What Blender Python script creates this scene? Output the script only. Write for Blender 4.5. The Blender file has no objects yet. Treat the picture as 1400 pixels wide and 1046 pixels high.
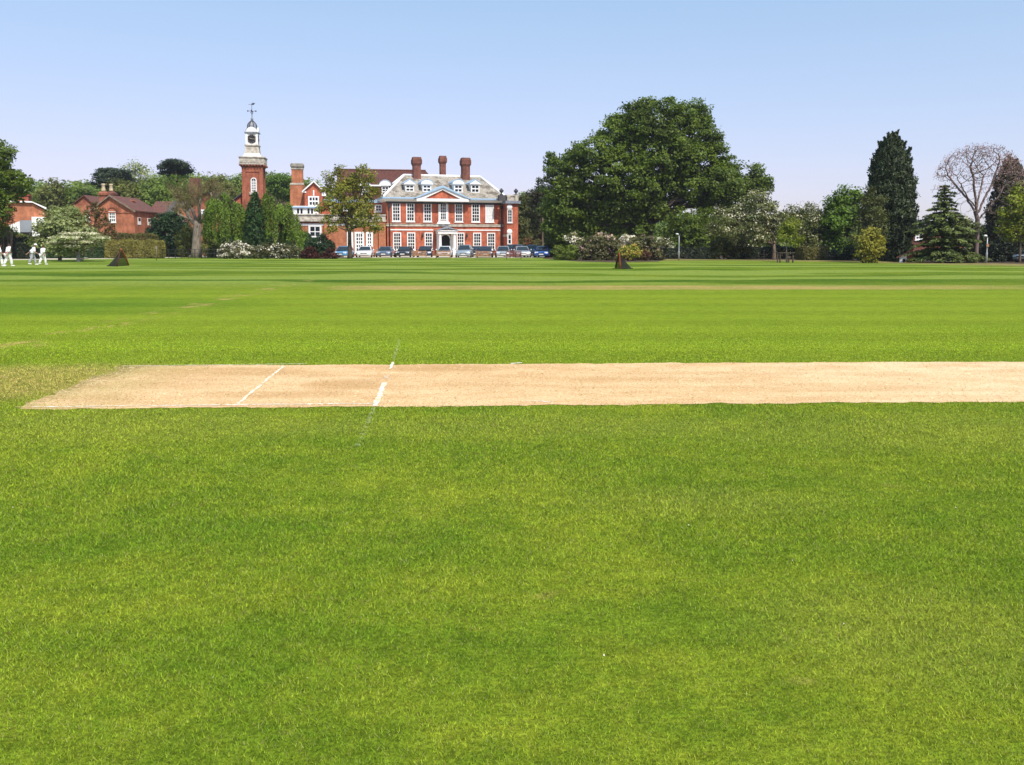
SKY_DUST, SKY_OZ, SKY_STR, SUN_STR, EXPO = 1.0, 1.0, 0.1, 4.0, 0.45
HAZE = .00018
SKY_RESP = ((.72,.97),(.45,.755),(.55,.985))
import bpy, bmesh, math, random
import numpy as np
from mathutils import Vector, Matrix
R = math.radians
sc = bpy.context.scene
COL = sc.collection
random.seed(7)

# ------------------------------------------------------------------ camera mapping (photo pixels 1400x1046 -> world)
F, EYE, TILT, HOR = 1187.0, 1.6, R(4.5), 335.0
ct, st = math.cos(TILT), math.sin(TILT)
CY = HOR + F*math.tan(TILT)
def ray(px, py):
    u = (CY-py)/F
    return Vector(((px-700)/F, ct+u*st, -st+u*ct))
def at(px, py, Y):
    d = ray(px, py); k = Y/d.y
    return Vector((d.x*k, Y, EYE+d.z*k))
def ground(px, py):
    d = ray(px, py); k = -EYE/d.z
    return Vector((d.x*k, d.y*k, 0))
def gx(px, Y): return (px-700)/F*(Y*ct+EYE*st)
def gp(px, Y): return Vector((gx(px, Y), Y, 0))
def mpp(Y): return Y/F

# ------------------------------------------------------------------ tagging
def tag(o, label=None, cat=None, group=None, kind=None):
    if label: o['label'] = label
    if cat: o['category'] = cat
    if group: o['group'] = group
    if kind: o['kind'] = kind
    return o
def thing(name, label, cat, loc=(0,0,0), rz=0.0, group=None):
    o = bpy.data.objects.new(name, None); COL.objects.link(o)
    o.empty_display_size = .3
    o.location = loc; o.rotation_euler = (0, 0, rz)
    return tag(o, label, cat, group)
def link(name, me, mat, parent=None, world=False):
    o = bpy.data.objects.new(name, me); COL.objects.link(o)
    if mat: me.materials.append(mat)
    if parent:
        o.parent = parent
        if world:
            l = parent.location if parent.type == 'EMPTY' else Vector((0,0,0))
            me.transform(Matrix.Translation(-Vector(l)))
    return o
def children_of(o): return list(o.children)
def copy_tree(o, parent=None):
    kids = children_of(o)
    c = o.copy(); COL.objects.link(c)
    if parent: c.parent = parent
    for k in kids: copy_tree(k, c)
    return c

# ------------------------------------------------------------------ mesh builder
class MB:
    def __init__(s): s.v = []; s.f = []; s.sm = []
    def add(s, vs, fs, smooth=False):
        b = len(s.v); s.v += [tuple(p) for p in vs]
        for f in fs: s.f.append(tuple(b+i for i in f)); s.sm.append(smooth)
        return s
    def box(s, x0, x1, y0, y1, z0, z1):
        return s.add([(x0,y0,z0),(x1,y0,z0),(x1,y1,z0),(x0,y1,z0),(x0,y0,z1),(x1,y0,z1),(x1,y1,z1),(x0,y1,z1)],
              [(0,3,2,1),(4,5,6,7),(0,1,5,4),(1,2,6,5),(2,3,7,6),(3,0,4,7)])
    def frustum(s, a, b, z0, z1):      # a,b = (x0,x1,y0,y1)
        return s.add([(a[0],a[2],z0),(a[1],a[2],z0),(a[1],a[3],z0),(a[0],a[3],z0),(b[0],b[2],z1),(b[1],b[2],z1),(b[1],b[3],z1),(b[0],b[3],z1)],
              [(0,3,2,1),(4,5,6,7),(0,1,5,4),(1,2,6,5),(2,3,7,6),(3,0,4,7)])
    def prism_y(s, poly, y0, y1):      # polygon in (x,z), counter-clockwise seen from -y
        n = len(poly)
        vs = [(x,y0,z) for x,z in poly]+[(x,y1,z) for x,z in poly]
        return s.add(vs, [tuple(range(n)), tuple(range(2*n-1,n-1,-1))]+[(i,i+n,(i+1)%n+n,(i+1)%n) for i in range(n)])
    def prism_x(s, poly, x0, x1):      # polygon in (y,z)
        n = len(poly)
        vs = [(x0,y,z) for y,z in poly]+[(x1,y,z) for y,z in poly]
        return s.add(vs, [tuple(range(n-1,-1,-1)), tuple(range(n,2*n))]+[(i,(i+1)%n,(i+1)%n+n,i+n) for i in range(n)])
    def prism_z(s, poly, z0, z1):
        n = len(poly)
        vs = [(x,y,z0) for x,y in poly]+[(x,y,z1) for x,y in poly]
        return s.add(vs, [tuple(range(n-1,-1,-1)), tuple(range(n,2*n))]+[(i,(i+1)%n,(i+1)%n+n,i+n) for i in range(n)])
    def tube(s, pts, rad, n=8, cap=True, smooth=True):
        pts = [Vector(p) for p in pts]
        if not hasattr(rad, '__len__'): rad = [rad]*len(pts)
        vs = []; up = None
        for i, p in enumerate(pts):
            d = (pts[min(i+1,len(pts)-1)]-pts[max(i-1,0)])
            if d.length < 1e-9: d = Vector((0,0,1))
            d.normalize()
            if up is None:
                up = d.orthogonal().normalized()
            else:
                up = up-d*up.dot(d)
                up = up.normalized() if up.length > 1e-6 else d.orthogonal().normalized()
            w = d.cross(up)
            for k in range(n):
                a = 2*math.pi*k/n
                vs.append(p+(up*math.cos(a)+w*math.sin(a))*rad[i])
        fs = []
        for i in range(len(pts)-1):
            for k in range(n):
                fs.append((i*n+k, i*n+(k+1)%n, (i+1)*n+(k+1)%n, (i+1)*n+k))
        if cap: fs += [tuple(range(n-1,-1,-1)), tuple((len(pts)-1)*n+k for k in range(n))]
        return s.add(vs, fs, smooth)
    def lathe(s, prof, n=16, c=(0,0), smooth=True, axis='z', phase=0.0):  # prof [(r,z)]
        vs = []
        for r, z in prof:
            for k in range(n):
                a = 2*math.pi*k/n+phase
                if axis == 'z': vs.append((c[0]+r*math.cos(a), c[1]+r*math.sin(a), z))
                elif axis == 'x': vs.append((z, c[0]+r*math.cos(a), c[1]+r*math.sin(a)))
                else: vs.append((c[0]+r*math.sin(a), z, c[1]+r*math.cos(a)))
        fs = []
        for i in range(len(prof)-1):
            for k in range(n): fs.append((i*n+k, i*n+(k+1)%n, (i+1)*n+(k+1)%n, (i+1)*n+k))
        fs += [tuple(range(n-1,-1,-1)), tuple((len(prof)-1)*n+k for k in range(n))]
        return s.add(vs, fs, smooth)
    def mesh(s, name):
        me = bpy.data.meshes.new(name); me.from_pydata(s.v, [], s.f); me.update()
        for p, q in zip(me.polygons, s.sm): p.use_smooth = q
        return me
    def build(s, name, mat, parent=None, world=False):
        return link(name, s.mesh(name), mat, parent, world)

def arc(cx, cz, rx, rz, a0, a1, n):
    return [(cx+rx*math.cos(R(a0+(a1-a0)*i/n)), cz+rz*math.sin(R(a0+(a1-a0)*i/n))) for i in range(n+1)]

# ------------------------------------------------------------------ materials
class NT:
    def __init__(s, name):
        s.m = bpy.data.materials.new(name); s.m.use_nodes = True
        s.t = s.m.node_tree; s.t.nodes.clear()
        s.out = s.t.nodes.new('ShaderNodeOutputMaterial')
    def n(s, typ, **kw):
        d = s.t.nodes.new(typ)
        for k, v in kw.items(): setattr(d, k, v)
        return d
    def l(s, a, b): s.t.links.new(a, b)
    def put(s, sock, v):
        if v is None: return
        if isinstance(v, bpy.types.NodeSocket): s.l(v, sock)
        else: sock.default_value = v
    def math(s, op, a, b=None, c=None, clamp=False):
        d = s.n('ShaderNodeMath', operation=op, use_clamp=clamp)
        s.put(d.inputs[0], a); s.put(d.inputs[1], b); s.put(d.inputs[2], c)
        return d.outputs[0]
    def mix(s, fac, a, b, blend='MIX'):
        d = s.n('ShaderNodeMix', data_type='RGBA', blend_type=blend)
        s.put(d.inputs[0], fac)
        for sock, v in ((d.inputs[6], a), (d.inputs[7], b)):
            if isinstance(v, tuple) and len(v) == 3: v = (*v, 1)
            s.put(sock, v)
        return d.outputs[2]
    def noise(s, vec, scale, detail=3.0, rough=.55, dist=0.0):
        d = s.n('ShaderNodeTexNoise'); s.put(d.inputs['Vector'], vec)
        d.inputs['Scale'].default_value = scale; d.inputs['Detail'].default_value = detail
        d.inputs['Roughness'].default_value = rough; d.inputs['Distortion'].default_value = dist
        return d.outputs['Fac']
    def ramp(s, x, lo, hi, a=0.0, b=1.0, smooth=True):
        d = s.n('ShaderNodeMapRange', interpolation_type='SMOOTHSTEP' if smooth else 'LINEAR')
        s.put(d.inputs[0], x)
        for i, v in zip((1,2,3,4), (lo,hi,a,b)): s.put(d.inputs[i], v)
        return d.outputs[0]
    def pos(s): return s.n('ShaderNodeNewGeometry').outputs['Position']
    def obj(s): return s.n('ShaderNodeTexCoord').outputs['Object']
    def sep(s, v):
        d = s.n('ShaderNodeSeparateXYZ'); s.put(d.inputs[0], v); return d.outputs
    def com(s, x, y, z):
        d = s.n('ShaderNodeCombineXYZ')
        for i, v in enumerate((x,y,z)): s.put(d.inputs[i], v)
        return d.outputs[0]
    def vmul(s, v, k):
        d = s.n('ShaderNodeVectorMath', operation='MULTIPLY'); s.put(d.inputs[0], v); d.inputs[1].default_value = k
        return d.outputs[0]
    def bump(s, h, strength=.5, dist=.02):
        d = s.n('ShaderNodeBump'); s.put(d.inputs['Height'], h)
        d.inputs['Strength'].default_value = strength; d.inputs['Distance'].default_value = dist
        return d.outputs[0]
    def bsdf(s, col, rough=.6, spec=.4, metal=0.0, normal=None, coat=0.0):
        d = s.n('ShaderNodeBsdfPrincipled')
        if isinstance(col, tuple) and len(col) == 3: col = (*col, 1)
        s.put(d.inputs['Base Color'], col); s.put(d.inputs['Roughness'], rough)
        d.inputs['Specular IOR Level'].default_value = spec; d.inputs['Metallic'].default_value = metal
        d.inputs['Coat Weight'].default_value = coat
        if normal: s.put(d.inputs['Normal'], normal)
        return d.outputs[0]
    def end(s, sh): s.l(sh, s.out.inputs[0]); return s.m

def plain(name, col, rough=.6, spec=.4, metal=0.0, var=.18, scale=3.0, coat=0.0):
    t = NT(name)
    n = t.noise(t.obj(), scale, 4)
    k = t.ramp(n, .3, .7, 1-var, 1+var)
    c = t.mix(1.0, (*col, 1), t.com(k, k, k), 'MULTIPLY')
    return t.end(t.bsdf(c, rough, spec, metal, coat=coat))
def brick(name, c1, c2, mortar, var=.25, soot=.2):
    t = NT(name); o = t.obj(); x, y, z = t.sep(o)
    v = t.com(t.math('ADD', x, y), z, 0.0)
    b = t.n('ShaderNodeTexBrick'); t.put(b.inputs['Vector'], v)
    b.inputs['Scale'].default_value = 1.0
    b.inputs['Brick Width'].default_value = .23; b.inputs['Row Height'].default_value = .078; b.inputs['Mortar Size'].default_value = .007
    for k, c in (('Color1', c1), ('Color2', c2), ('Mortar', mortar)): b.inputs[k].default_value = (*c, 1)
    n = t.noise(o, .9, 5, .65)
    n2 = t.noise(t.vmul(o, (2.5, 2.5, .5)), 1.0, 4, .6)
    k = t.math('MULTIPLY', t.ramp(n, .28, .72, 1-var, 1+var), t.ramp(n2, .3, .65, 1-soot, 1.06))
    c = t.mix(1.0, b.outputs['Color'], t.com(k, k, k), 'MULTIPLY')
    return t.end(t.bsdf(c, .85, .2))
def tiles(name, c1, c2, patch, patch_amt=.5, row=.18):
    t = NT(name); o = t.obj(); x, y, z = t.sep(o)
    b = t.n('ShaderNodeTexBrick'); t.put(b.inputs['Vector'], t.com(t.math('ADD', x, t.math('MULTIPLY', y, .3)), t.math('MULTIPLY', z, 1.3), 0.0))
    b.inputs['Scale'].default_value = 1.0
    b.inputs['Brick Width'].default_value = row*1.1; b.inputs['Row Height'].default_value = row; b.inputs['Mortar Size'].default_value = .012
    for k, c in (('Color1', c1), ('Color2', c2), ('Mortar', tuple(q*.45 for q in c1))): b.inputs[k].default_value = (*c, 1)
    n = t.noise(o, .8, 6, .7)
    c = t.mix(t.math('MULTIPLY', t.ramp(n, .47, .62), patch_amt), b.outputs['Color'], patch)
    n3 = t.noise(o, 3.5, 3, .6); k = t.ramp(n3, .3, .7, .8, 1.2)
    c = t.mix(1.0, c, t.com(k, k, k), 'MULTIPLY')
    return t.end(t.bsdf(c, .85, .2))
def leaf(name, c1, c2, trans=.28, rough=.55, nscale=.45, lo=.75, hi=1.3, spec=.3):
    t = NT(name)
    g = t.n('ShaderNodeNewGeometry')
    c = t.mix(g.outputs['Random Per Island'], c1, c2)
    n = t.noise(t.pos(), nscale, 3)
    k = t.ramp(n, .3, .7, lo, hi)
    c = t.mix(1.0, c, t.com(k, k, t.math('MULTIPLY', k, .9)), 'MULTIPLY')
    b = t.bsdf(c, rough, spec)
    tr = t.n('ShaderNodeBsdfTranslucent'); t.put(tr.inputs[0], t.mix(1.0, c, (1.25,1.25,.55,1), 'MULTIPLY'))
    m = t.n('ShaderNodeMixShader'); m.inputs[0].default_value = trans
    t.l(b, m.inputs[1]); t.l(tr.outputs[0], m.inputs[2])
    return t.end(m.outputs[0])
def bark(name, c1, c2, scale=2.0):
    t = NT(name); o = t.obj()
    n = t.noise(t.vmul(o, (4, 4, .7)), scale, 5, .65)
    c = t.mix(t.ramp(n, .3, .7), c1, c2)
    return t.end(t.bsdf(c, .9, .15, normal=t.bump(n, .8, .05)))

# ------------------------------------------------------------------ foliage
def leaf_mesh(name, C, Nn, size, rng, axis=None, aspect=.62, curl=True):
    """one small folded diamond per leaf; C centres, Nn normals, size per leaf"""
    n = len(C)
    Nn = Nn/(np.linalg.norm(Nn, axis=1, keepdims=True)+1e-9)
    if axis is None: A = rng.normal(size=(n,3))
    else: A = axis+rng.normal(size=(n,3))*.35
    T = A-Nn*np.sum(A*Nn, axis=1, keepdims=True)
    T /= np.linalg.norm(T, axis=1, keepdims=True)+1e-9
    B = np.cross(Nn, T)
    s = size[:,None]
    V = np.empty((n,4,3))
    V[:,0] = C-T*s*.5; V[:,2] = C+T*s*.5
    off = Nn*s*.12
    V[:,1] = C+B*s*.5*aspect-off; V[:,3] = C-B*s*.5*aspect-off
    me = bpy.data.meshes.new(name)
    me.vertices.add(n*4); me.vertices.foreach_set('co', V.reshape(-1).astype(np.float32))
    me.loops.add(n*4); me.loops.foreach_set('vertex_index', np.arange(n*4, dtype=np.int32))
    me.polygons.add(n); me.polygons.foreach_set('loop_start', np.arange(0, n*4, 4, dtype=np.int32))
    try: me.polygons.foreach_set('loop_total', np.full(n, 4, dtype=np.int32))
    except Exception: pass
    me.update(calc_edges=True); me.validate()
    return me

def unit(v): return v/(np.linalg.norm(v, axis=1, keepdims=True)+1e-9)
def clumps(L, rng, spacing=1.0, fill=.25, k=1.0, keep=.12):
    """clump centres near the shells of the lobes (x,y,z,rx,ry,rz)"""
    L = np.array(L, float); out = []; nor = []
    for i, l in enumerate(L):
        r = l[3:6]; rm = float(np.mean(r))
        n = max(5, int(4*math.pi*rm*rm/spacing**2*k))
        d = unit(rng.normal(size=(n,3)))
        rad = rng.uniform(.72, 1.03, (n,1)); inner = rng.random(n) < fill
        rad[inner,0] = rng.uniform(.25, .75, inner.sum())
        p = l[:3]+d*rad*r
        ok = np.ones(n, bool)
        for j, m in enumerate(L):
            if j == i: continue
            q = np.linalg.norm((p-m[:3])/m[3:6], axis=1)
            ok &= (q > .68) | (rng.random(n) < keep)
        out.append(p[ok]); nor.append(d[ok])
    return np.concatenate(out), np.concatenate(nor)
def foliage(name, L, mat, parent, rng, spacing=1.0, per=40, size=.3, spread=.45, fill=.25, k=1.0, up=.55, keep=.12, flat=.65, world=True, minz=None):
    c, d = clumps(L, rng, spacing, fill, k, keep)
    n = len(c); m = rng.poisson(per, n)
    idx = np.repeat(np.arange(n), m)
    sp = spread*spacing*rng.uniform(.7, 1.25, n)
    P = c[idx]+np.clip(rng.normal(size=(len(idx),3)), -1.5, 1.5)*sp[idx][:,None]*np.array([1,1,flat])
    N = d[idx]*.8+np.array([0,0,up])+rng.normal(size=P.shape)*.55
    if minz is not None:
        ok = P[:,2] > minz; P = P[ok]; N = N[ok]
    S = size*rng.uniform(.6, 1.35, len(P))
    return link(name, leaf_mesh(name, P, N, S, rng), mat, parent, world)

def lobes_px(spec, Y, depth=.9, rng=None, zs=1.0):
    """(px, py, r_px[, dy in metres]) circles seen in the photo -> lobes standing at distance Y"""
    out = []
    for t in spec:
        dy = t[3] if len(t) > 3 else (rng.uniform(-1, 1)*t[2]*mpp(Y)*.7 if rng is not None else 0)
        p = at(t[0], t[1], Y+dy); r = t[2]*mpp(Y+dy)
        out.append((p.x, p.y, p.z, r, r*depth, r*zs))
    return out
def limbs(mb, base, r0, fork_z, L, rng, n=8, twist=.25, rl=.32, lean=(0,0), every=1):
    """trunk to the fork, then a bent limb out to each lobe"""
    base = Vector(base); top = Vector((base.x+lean[0], base.y+lean[1], fork_z))
    pts = [base+Vector((0,0,-.15)), base+(top-base)*.12, base+(top-base)*.5+Vector((rng.normal()*.05*r0*4, 0, 0)), top]
    mb.tube(pts, [r0*1.5, r0*1.08, r0*.88, r0*.75], 10)
    for i, l in enumerate(L):
        if i % every: continue
        e = Vector(l[:3]); a = top+(base-top)*rng.uniform(0, .18)
        ln = (e-a).length
        mid = a.lerp(e, .5)+Vector((rng.normal()*ln*.08, rng.normal()*ln*.08, ln*twist*.3))
        q = a.lerp(mid, .5)+Vector((rng.normal()*ln*.04, 0, rng.normal()*ln*.04))
        mb.tube([a, q, mid, e], [r0*rl*1.5, r0*rl*1.1, r0*rl*.75, r0*rl*.3], 6)
        for k in range(3):
            d = Vector(rng.normal(size=3)); d.z = abs(d.z)*.6; d.normalize()
            s0 = mid.lerp(e, rng.uniform(0, .8))
            mb.tube([s0, s0+d*l[3]*.45+Vector((0,0,l[3]*.1)), s0+d*l[3]*.85], [r0*rl*.45, r0*rl*.28, r0*rl*.1], 5)
def broad_tree(name, label, Y, bx, by, spec, lm, bm, r0=.25, fork=.35, size=.28, spacing=.9, per=40, seed=1, cat='tree', group=None, depth=.9,
               fill=.25, k=1.0, zs=1.0, spread=.45, blossom=None, keep=.12, minz=.2, trunk_name='trunk', rl=.32, up=.55):
    rng = np.random.default_rng(seed)
    b = gp(bx, Y); t = thing(name, label, cat, b, 0, group)
    L = lobes_px(spec, Y, depth, rng, zs)
    top = max(l[2] for l in L)
    mb = MB(); limbs(mb, b, r0, top*fork, L, rng, rl=rl); mb.build(trunk_name, bm, t, True)
    foliage('crown', L, lm, t, rng, spacing, per, size, spread, fill, k, keep=keep, minz=minz, up=up)
    if blossom:
        bl, sz, pr, kk = blossom
        L2 = [(l[0], l[1], l[2], l[3]*1.04, l[4]*1.04, l[5]*1.04) for l in L]
        foliage('blossom', L2, bl, t, rng, spacing*1.2, pr, sz, .35, .05, kk, keep=.02, minz=minz, up=.8)
    return t
def bush(name, label, Y, spec, lm, size=.2, spacing=.55, per=36, seed=1, cat='bush', depth=.8, group=None, blossom=None, k=1.0, zs=1.0, up=.55, fill=.3, twig=None, spread=.45):
    rng = np.random.default_rng(seed)
    L = lobes_px(spec, Y, depth, None, zs)
    cx = np.mean([l[0] for l in L]); b = Vector((cx, Y, 0))
    t = thing(name, label, cat, b, 0, group)
    foliage('foliage', L, lm, t, rng, spacing, per, size, spread, fill, k, minz=.02, up=up)
    mb = MB()
    for l in L:
        for j in range(3):
            e = Vector((l[0]+rng.normal()*l[3]*.4, l[1]+rng.normal()*l[3]*.4, l[2]+l[5]*.3))
            s0 = Vector((b.x*.3+l[0]*.7+rng.normal()*.1, l[1], 0))
            mb.tube([s0, s0.lerp(e, .5)+Vector((rng.normal()*.06, 0, .05)), e], [.045, .03, .012], 5)
    mb.build('stem', twig or M['bark_dark'], t, True)
    if blossom:
        bl, sz, pr, kk = blossom
        L2 = [(l[0], l[1], l[2], l[3]*1.05, l[4]*1.05, l[5]*1.05) for l in L]
        foliage('blossom', L2, bl, t, rng, spacing, pr, sz, .35, .03, kk, keep=.02, minz=.1, up=.8)
    return t
def hedge(name, label, x0, x1, Y0, Y1, h, lm, size=.14, dens=240, seed=1, rnd=.25, cat='hedge', group=None):
    """clipped hedge: leaves through a thin skin round a rounded box, twigs inside"""
    rng = np.random.default_rng(seed)
    w = x1-x0; d = Y1-Y0; cx = (x0+x1)/2; cy = (Y0+Y1)/2
    t = thing(name, label, cat, (cx, cy, 0), 0, group)
    area = 2*(w*h+d*h)+w*d; n = int(area*dens)
    p = rng.uniform(-1, 1, (n,3)); side = rng.choice(3, n, p=np.array([d*h, w*h, w*d*.6])/(d*h+w*h+w*d*.6))
    sg = np.where(rng.random(n) < .5, -1., 1.); p[np.arange(n), side] = sg*rng.uniform(.86, 1.0, n)
    q = np.abs(p); m = np.sort(q, axis=1)
    p *= (1-rnd*.22*(m[:,1]**6))[:,None]
    P = p*np.array([w/2, d/2, h/2])+np.array([cx, cy, h/2])
    wob = .09*np.sin(P[:,0]*2.3+seed)+.07*np.sin(P[:,0]*5.1+1)+.05*np.sin(P[:,0]*11+P[:,1]*7)
    P[:,2] += wob*(P[:,2]/h); P[:,1] += wob
    N = np.zeros((n,3)); N[np.arange(n), side] = np.sign(p[np.arange(n), side]); N += rng.normal(size=(n,3))*.55; N[:,2] += .35
    ok = P[:,2] > .02
    link('foliage', leaf_mesh('foliage', P[ok], N[ok], size*rng.uniform(.6, 1.4, ok.sum()), rng), lm, t, True)
    mb = MB()
    for i in range(max(4, int(w/.35))):
        x = x0+.2+(w-.4)*rng.random(); y = cy+rng.normal()*d*.15
        mb.tube([(x,y,0),(x+rng.normal()*.1,y,h*.5),(x+rng.normal()*.25,y+rng.normal()*.1,h*.85)], [.05,.035,.012], 5)
    mb.build('stem', M['bark_dark'], t, True)
    return t
def grow(attract, base, trunk_top, rng, step=.35, infl=3.0, kill=.6, iters=90, jitter=.12, limbs_=()):
    """branches that grow towards points in the crown; returns nodes, parents, radii"""
    P = [np.array(base, float)]; par = [-1]
    tt = np.array(trunk_top, float); n = max(2, int(np.linalg.norm(tt-P[0])/step))
    for i in range(1, n+1): P.append(np.array(base)+(tt-np.array(base))*i/n); par.append(len(P)-2)
    for lb in limbs_:
        last = int(np.argmin([np.linalg.norm(q-lb[0]) for q in P]))
        for c in lb:
            a = P[last]; k = max(1, int(np.linalg.norm(c-a)/step))
            for i in range(1, k+1): P.append(a+(c-a)*i/k+rng.normal(size=3)*.03); par.append(last); last = len(P)-1
    A = np.array(attract); alive = np.ones(len(A), bool)
    for it in range(iters):
        if not alive.any(): break
        pts = np.array(P); act = A[alive]
        d2 = ((act[:,None,:]-pts[None])**2).sum(2); near = d2.argmin(1); dm = np.sqrt(d2.min(1))
        use = dm < infl if it > 8 else np.ones(len(dm), bool)
        new = {}
        for a, j, u in zip(act, near, use):
            if u:
                v = a-pts[j]; new.setdefault(j, []).append(v/(np.linalg.norm(v)+1e-9))
        if not new: break
        for j, vs in new.items():
            v = np.mean(vs, 0)+rng.normal(size=3)*jitter; v /= np.linalg.norm(v)+1e-9
            P.append(pts[j]+v*step); par.append(j)
        ii = np.where(alive)[0]
        d2 = ((A[ii][:,None,:]-np.array(P[len(pts):])[None])**2).sum(2).min(1)
        alive[ii[d2 < kill*kill]] = False
    n = len(P); w = np.zeros(n); kids = [0]*n
    for i in range(n-1, 0, -1):
        if kids[i] == 0: w[i] = 1
        w[par[i]] += w[i]; kids[par[i]] += 1
    return np.array(P), par, w, kids
def branch_mesh(mb, P, par, w, r_tip, r_base, p=.48):
    r = r_tip*np.maximum(w, 1)**p; r *= min(1.0, 1e9); r = np.minimum(r, r_base)
    for i in range(1, len(P)):
        j = par[i]; g = par[j] if par[j] >= 0 else j
        a = P[j]; b = P[i]
        mb.tube([tuple(a), tuple(b)], [min(r[j], r[i]*1.25), r[i]], 5 if r[i] < .06 else 8, cap=False)
# ------------------------------------------------------------------ materials of the place
M = {}
M['brick'] = brick('red_brick', (.47,.108,.048), (.37,.075,.036), (.40,.22,.15), .32, .28)
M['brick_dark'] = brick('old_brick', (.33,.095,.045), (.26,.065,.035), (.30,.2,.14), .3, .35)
M['brick_orange'] = brick('orange_brick', (.44,.145,.06), (.35,.105,.045), (.40,.26,.17))
M['stone_roof'] = tiles('stone_tiles', (.40,.36,.30), (.275,.25,.21), (.12,.10,.075), .95)
M['tile_roof'] = tiles('clay_tiles', (.125,.045,.035), (.095,.038,.032), (.075,.05,.045), .5)
M['tile_brown'] = tiles('brown_tiles', (.17,.075,.055), (.13,.06,.05), (.09,.06,.05), .6)
M['slate'] = tiles('slates', (.085,.08,.085), (.07,.068,.075), (.12,.11,.10), .4)
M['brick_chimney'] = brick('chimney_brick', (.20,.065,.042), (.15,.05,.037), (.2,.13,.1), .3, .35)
M['brick_tower'] = brick('tower_brick', (.36,.098,.045), (.28,.07,.038), (.34,.2,.13), .28, .3)
M['brick_cottage'] = brick('cottage_brick', (.41,.125,.058), (.31,.09,.045), (.36,.22,.15), .3, .28)
M['stone'] = plain('weathered_stone', (.44,.40,.33), .85, .2, 0, .35, 2.0)
M['stone_dark'] = plain('grey_stone', (.27,.25,.21), .9, .2, 0, .35, 2.0)
M['white'] = plain('white_paint', (.78,.78,.76), .5, .4, 0, .05, 4)
M['blue'] = plain('pale_blue_paint', (.33,.47,.62), .5, .4, 0, .08, 3)
M['lead'] = plain('lead_sheet', (.23,.25,.29), .5, .5, .2, .3, 3)
M['iron'] = plain('black_iron', (.025,.024,.025), .5, .5, 0, .2, 4)
M['clock_black'] = plain('clock_black', (.012,.012,.014), .4, .5, 0, .1, 4)
M['gilt'] = plain('gilt_paint', (.62,.5,.3), .4, .5, .3, .1, 4)
M['glass'] = plain('window_glass', (.016,.021,.028), .08, .28, 0, .4, 1.2)
M['blind'] = plain('window_blind', (.66,.67,.66), .35, .5, 0, .05, 2)
M['dark'] = plain('dark_doorway', (.014,.012,.011), .8, .2)
M['grey_panel'] = plain('grey_cladding', (.23,.25,.28), .5, .4, 0, .1, 1)
M['terracotta'] = plain('buff_pot', (.52,.42,.27), .85, .2, 0, .2, 3)
M['wood'] = plain('weathered_oak', (.30,.165,.085), .7, .3, 0, .3, 4)
M['wood_red'] = plain('stained_wood', (.14,.045,.035), .6, .35, 0, .25, 4)
M['wood_grey'] = plain('grey_timber', (.20,.16,.12), .8, .2, 0, .3, 4)
M['bark'] = bark('tree_bark', (.085,.062,.042), (.17,.13,.095))
M['bark_dark'] = bark('dark_bark', (.045,.034,.026), (.10,.08,.06))
M['bark_grey'] = bark('grey_bark', (.13,.105,.08), (.27,.23,.18))
M['bark_mauve'] = bark('bare_bark', (.11,.075,.07), (.22,.165,.15))
M['shoot'] = plain('olive_shoot', (.20,.155,.075), .85, .2, 0, .25, 2)
M['twig'] = plain('brown_twig', (.16,.10,.055), .85, .2, 0, .25, 2)
M['pole'] = plain('galvanised_pole', (.36,.37,.38), .5, .4, .3, .1, 2)
t = NT('black_net'); m = t.n('ShaderNodeMixShader'); m.inputs[0].default_value = .76
t.l(t.n('ShaderNodeBsdfTransparent').outputs[0], m.inputs[1]); t.l(t.bsdf((.025,.023,.022), .8, .2), m.inputs[2]); M['net'] = t.end(m.outputs[0])
M['young_copper'] = leaf('young_bronze_leaves', (.10,.075,.03), (.185,.13,.05), .28)
M['orange'] = plain('orange_pole', (.42,.085,.04), .5, .4, 0, .1, 4)
M['oak'] = leaf('oak_leaves', (.060,.104,.009), (.130,.178,.018), .32, nscale=.28)
M['oak_young'] = leaf('young_oak_leaves', (.165,.195,.024), (.30,.275,.05), .35)
M['wood_green'] = leaf('woodland_leaves', (.115,.185,.036), (.19,.25,.045), .3, nscale=.10, lo=.7, hi=1.3)
M['wood_olive'] = leaf('olive_leaves', (.11,.14,.034), (.19,.19,.05), .3, nscale=.2)
M['pine'] = leaf('pine_needles', (.020,.034,.018), (.042,.060,.028), .1, nscale=.4)
M['pale_tree'] = leaf('pale_leaves', (.20,.25,.10), (.32,.35,.16), .3)
M['bright'] = leaf('bright_leaves', (.060,.125,.012), (.125,.20,.02), .3)
M['lime'] = leaf('lime_leaves', (.13,.18,.015), (.24,.27,.03), .32)
M['weep'] = leaf('weeping_leaves', (.095,.175,.022), (.195,.27,.036), .36, nscale=.5)
M['weep_dark'] = leaf('cypress_spray', (.018,.050,.012), (.04,.085,.02), .12)
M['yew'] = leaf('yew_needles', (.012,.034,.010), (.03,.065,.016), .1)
M['cypress'] = leaf('dark_cypress', (.018,.032,.011), (.048,.066,.022), .1, nscale=.5)
M['brown_cypress'] = leaf('brown_cypress', (.030,.033,.014), (.080,.062,.028), .1, nscale=.4)
M['cedar'] = leaf('cedar_needles', (.040,.068,.018), (.145,.175,.045), .14, nscale=.6)
M['birch'] = leaf('birch_leaves', (.060,.078,.024), (.12,.128,.036), .28)
M['haw'] = leaf('hawthorn_leaves', (.085,.105,.034), (.17,.185,.065), .28)
M['haw_flower'] = leaf('cream_flowers', (.42,.40,.28), (.72,.69,.55), .2, lo=.8, hi=1.15)
M['white_flower'] = leaf('white_flowers', (.66,.62,.56), (.82,.78,.74), .2, lo=.85, hi=1.1)
M['pink_flower'] = leaf('pale_pink_flowers', (.55,.36,.38), (.80,.66,.62), .2, lo=.85, hi=1.1)
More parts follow.
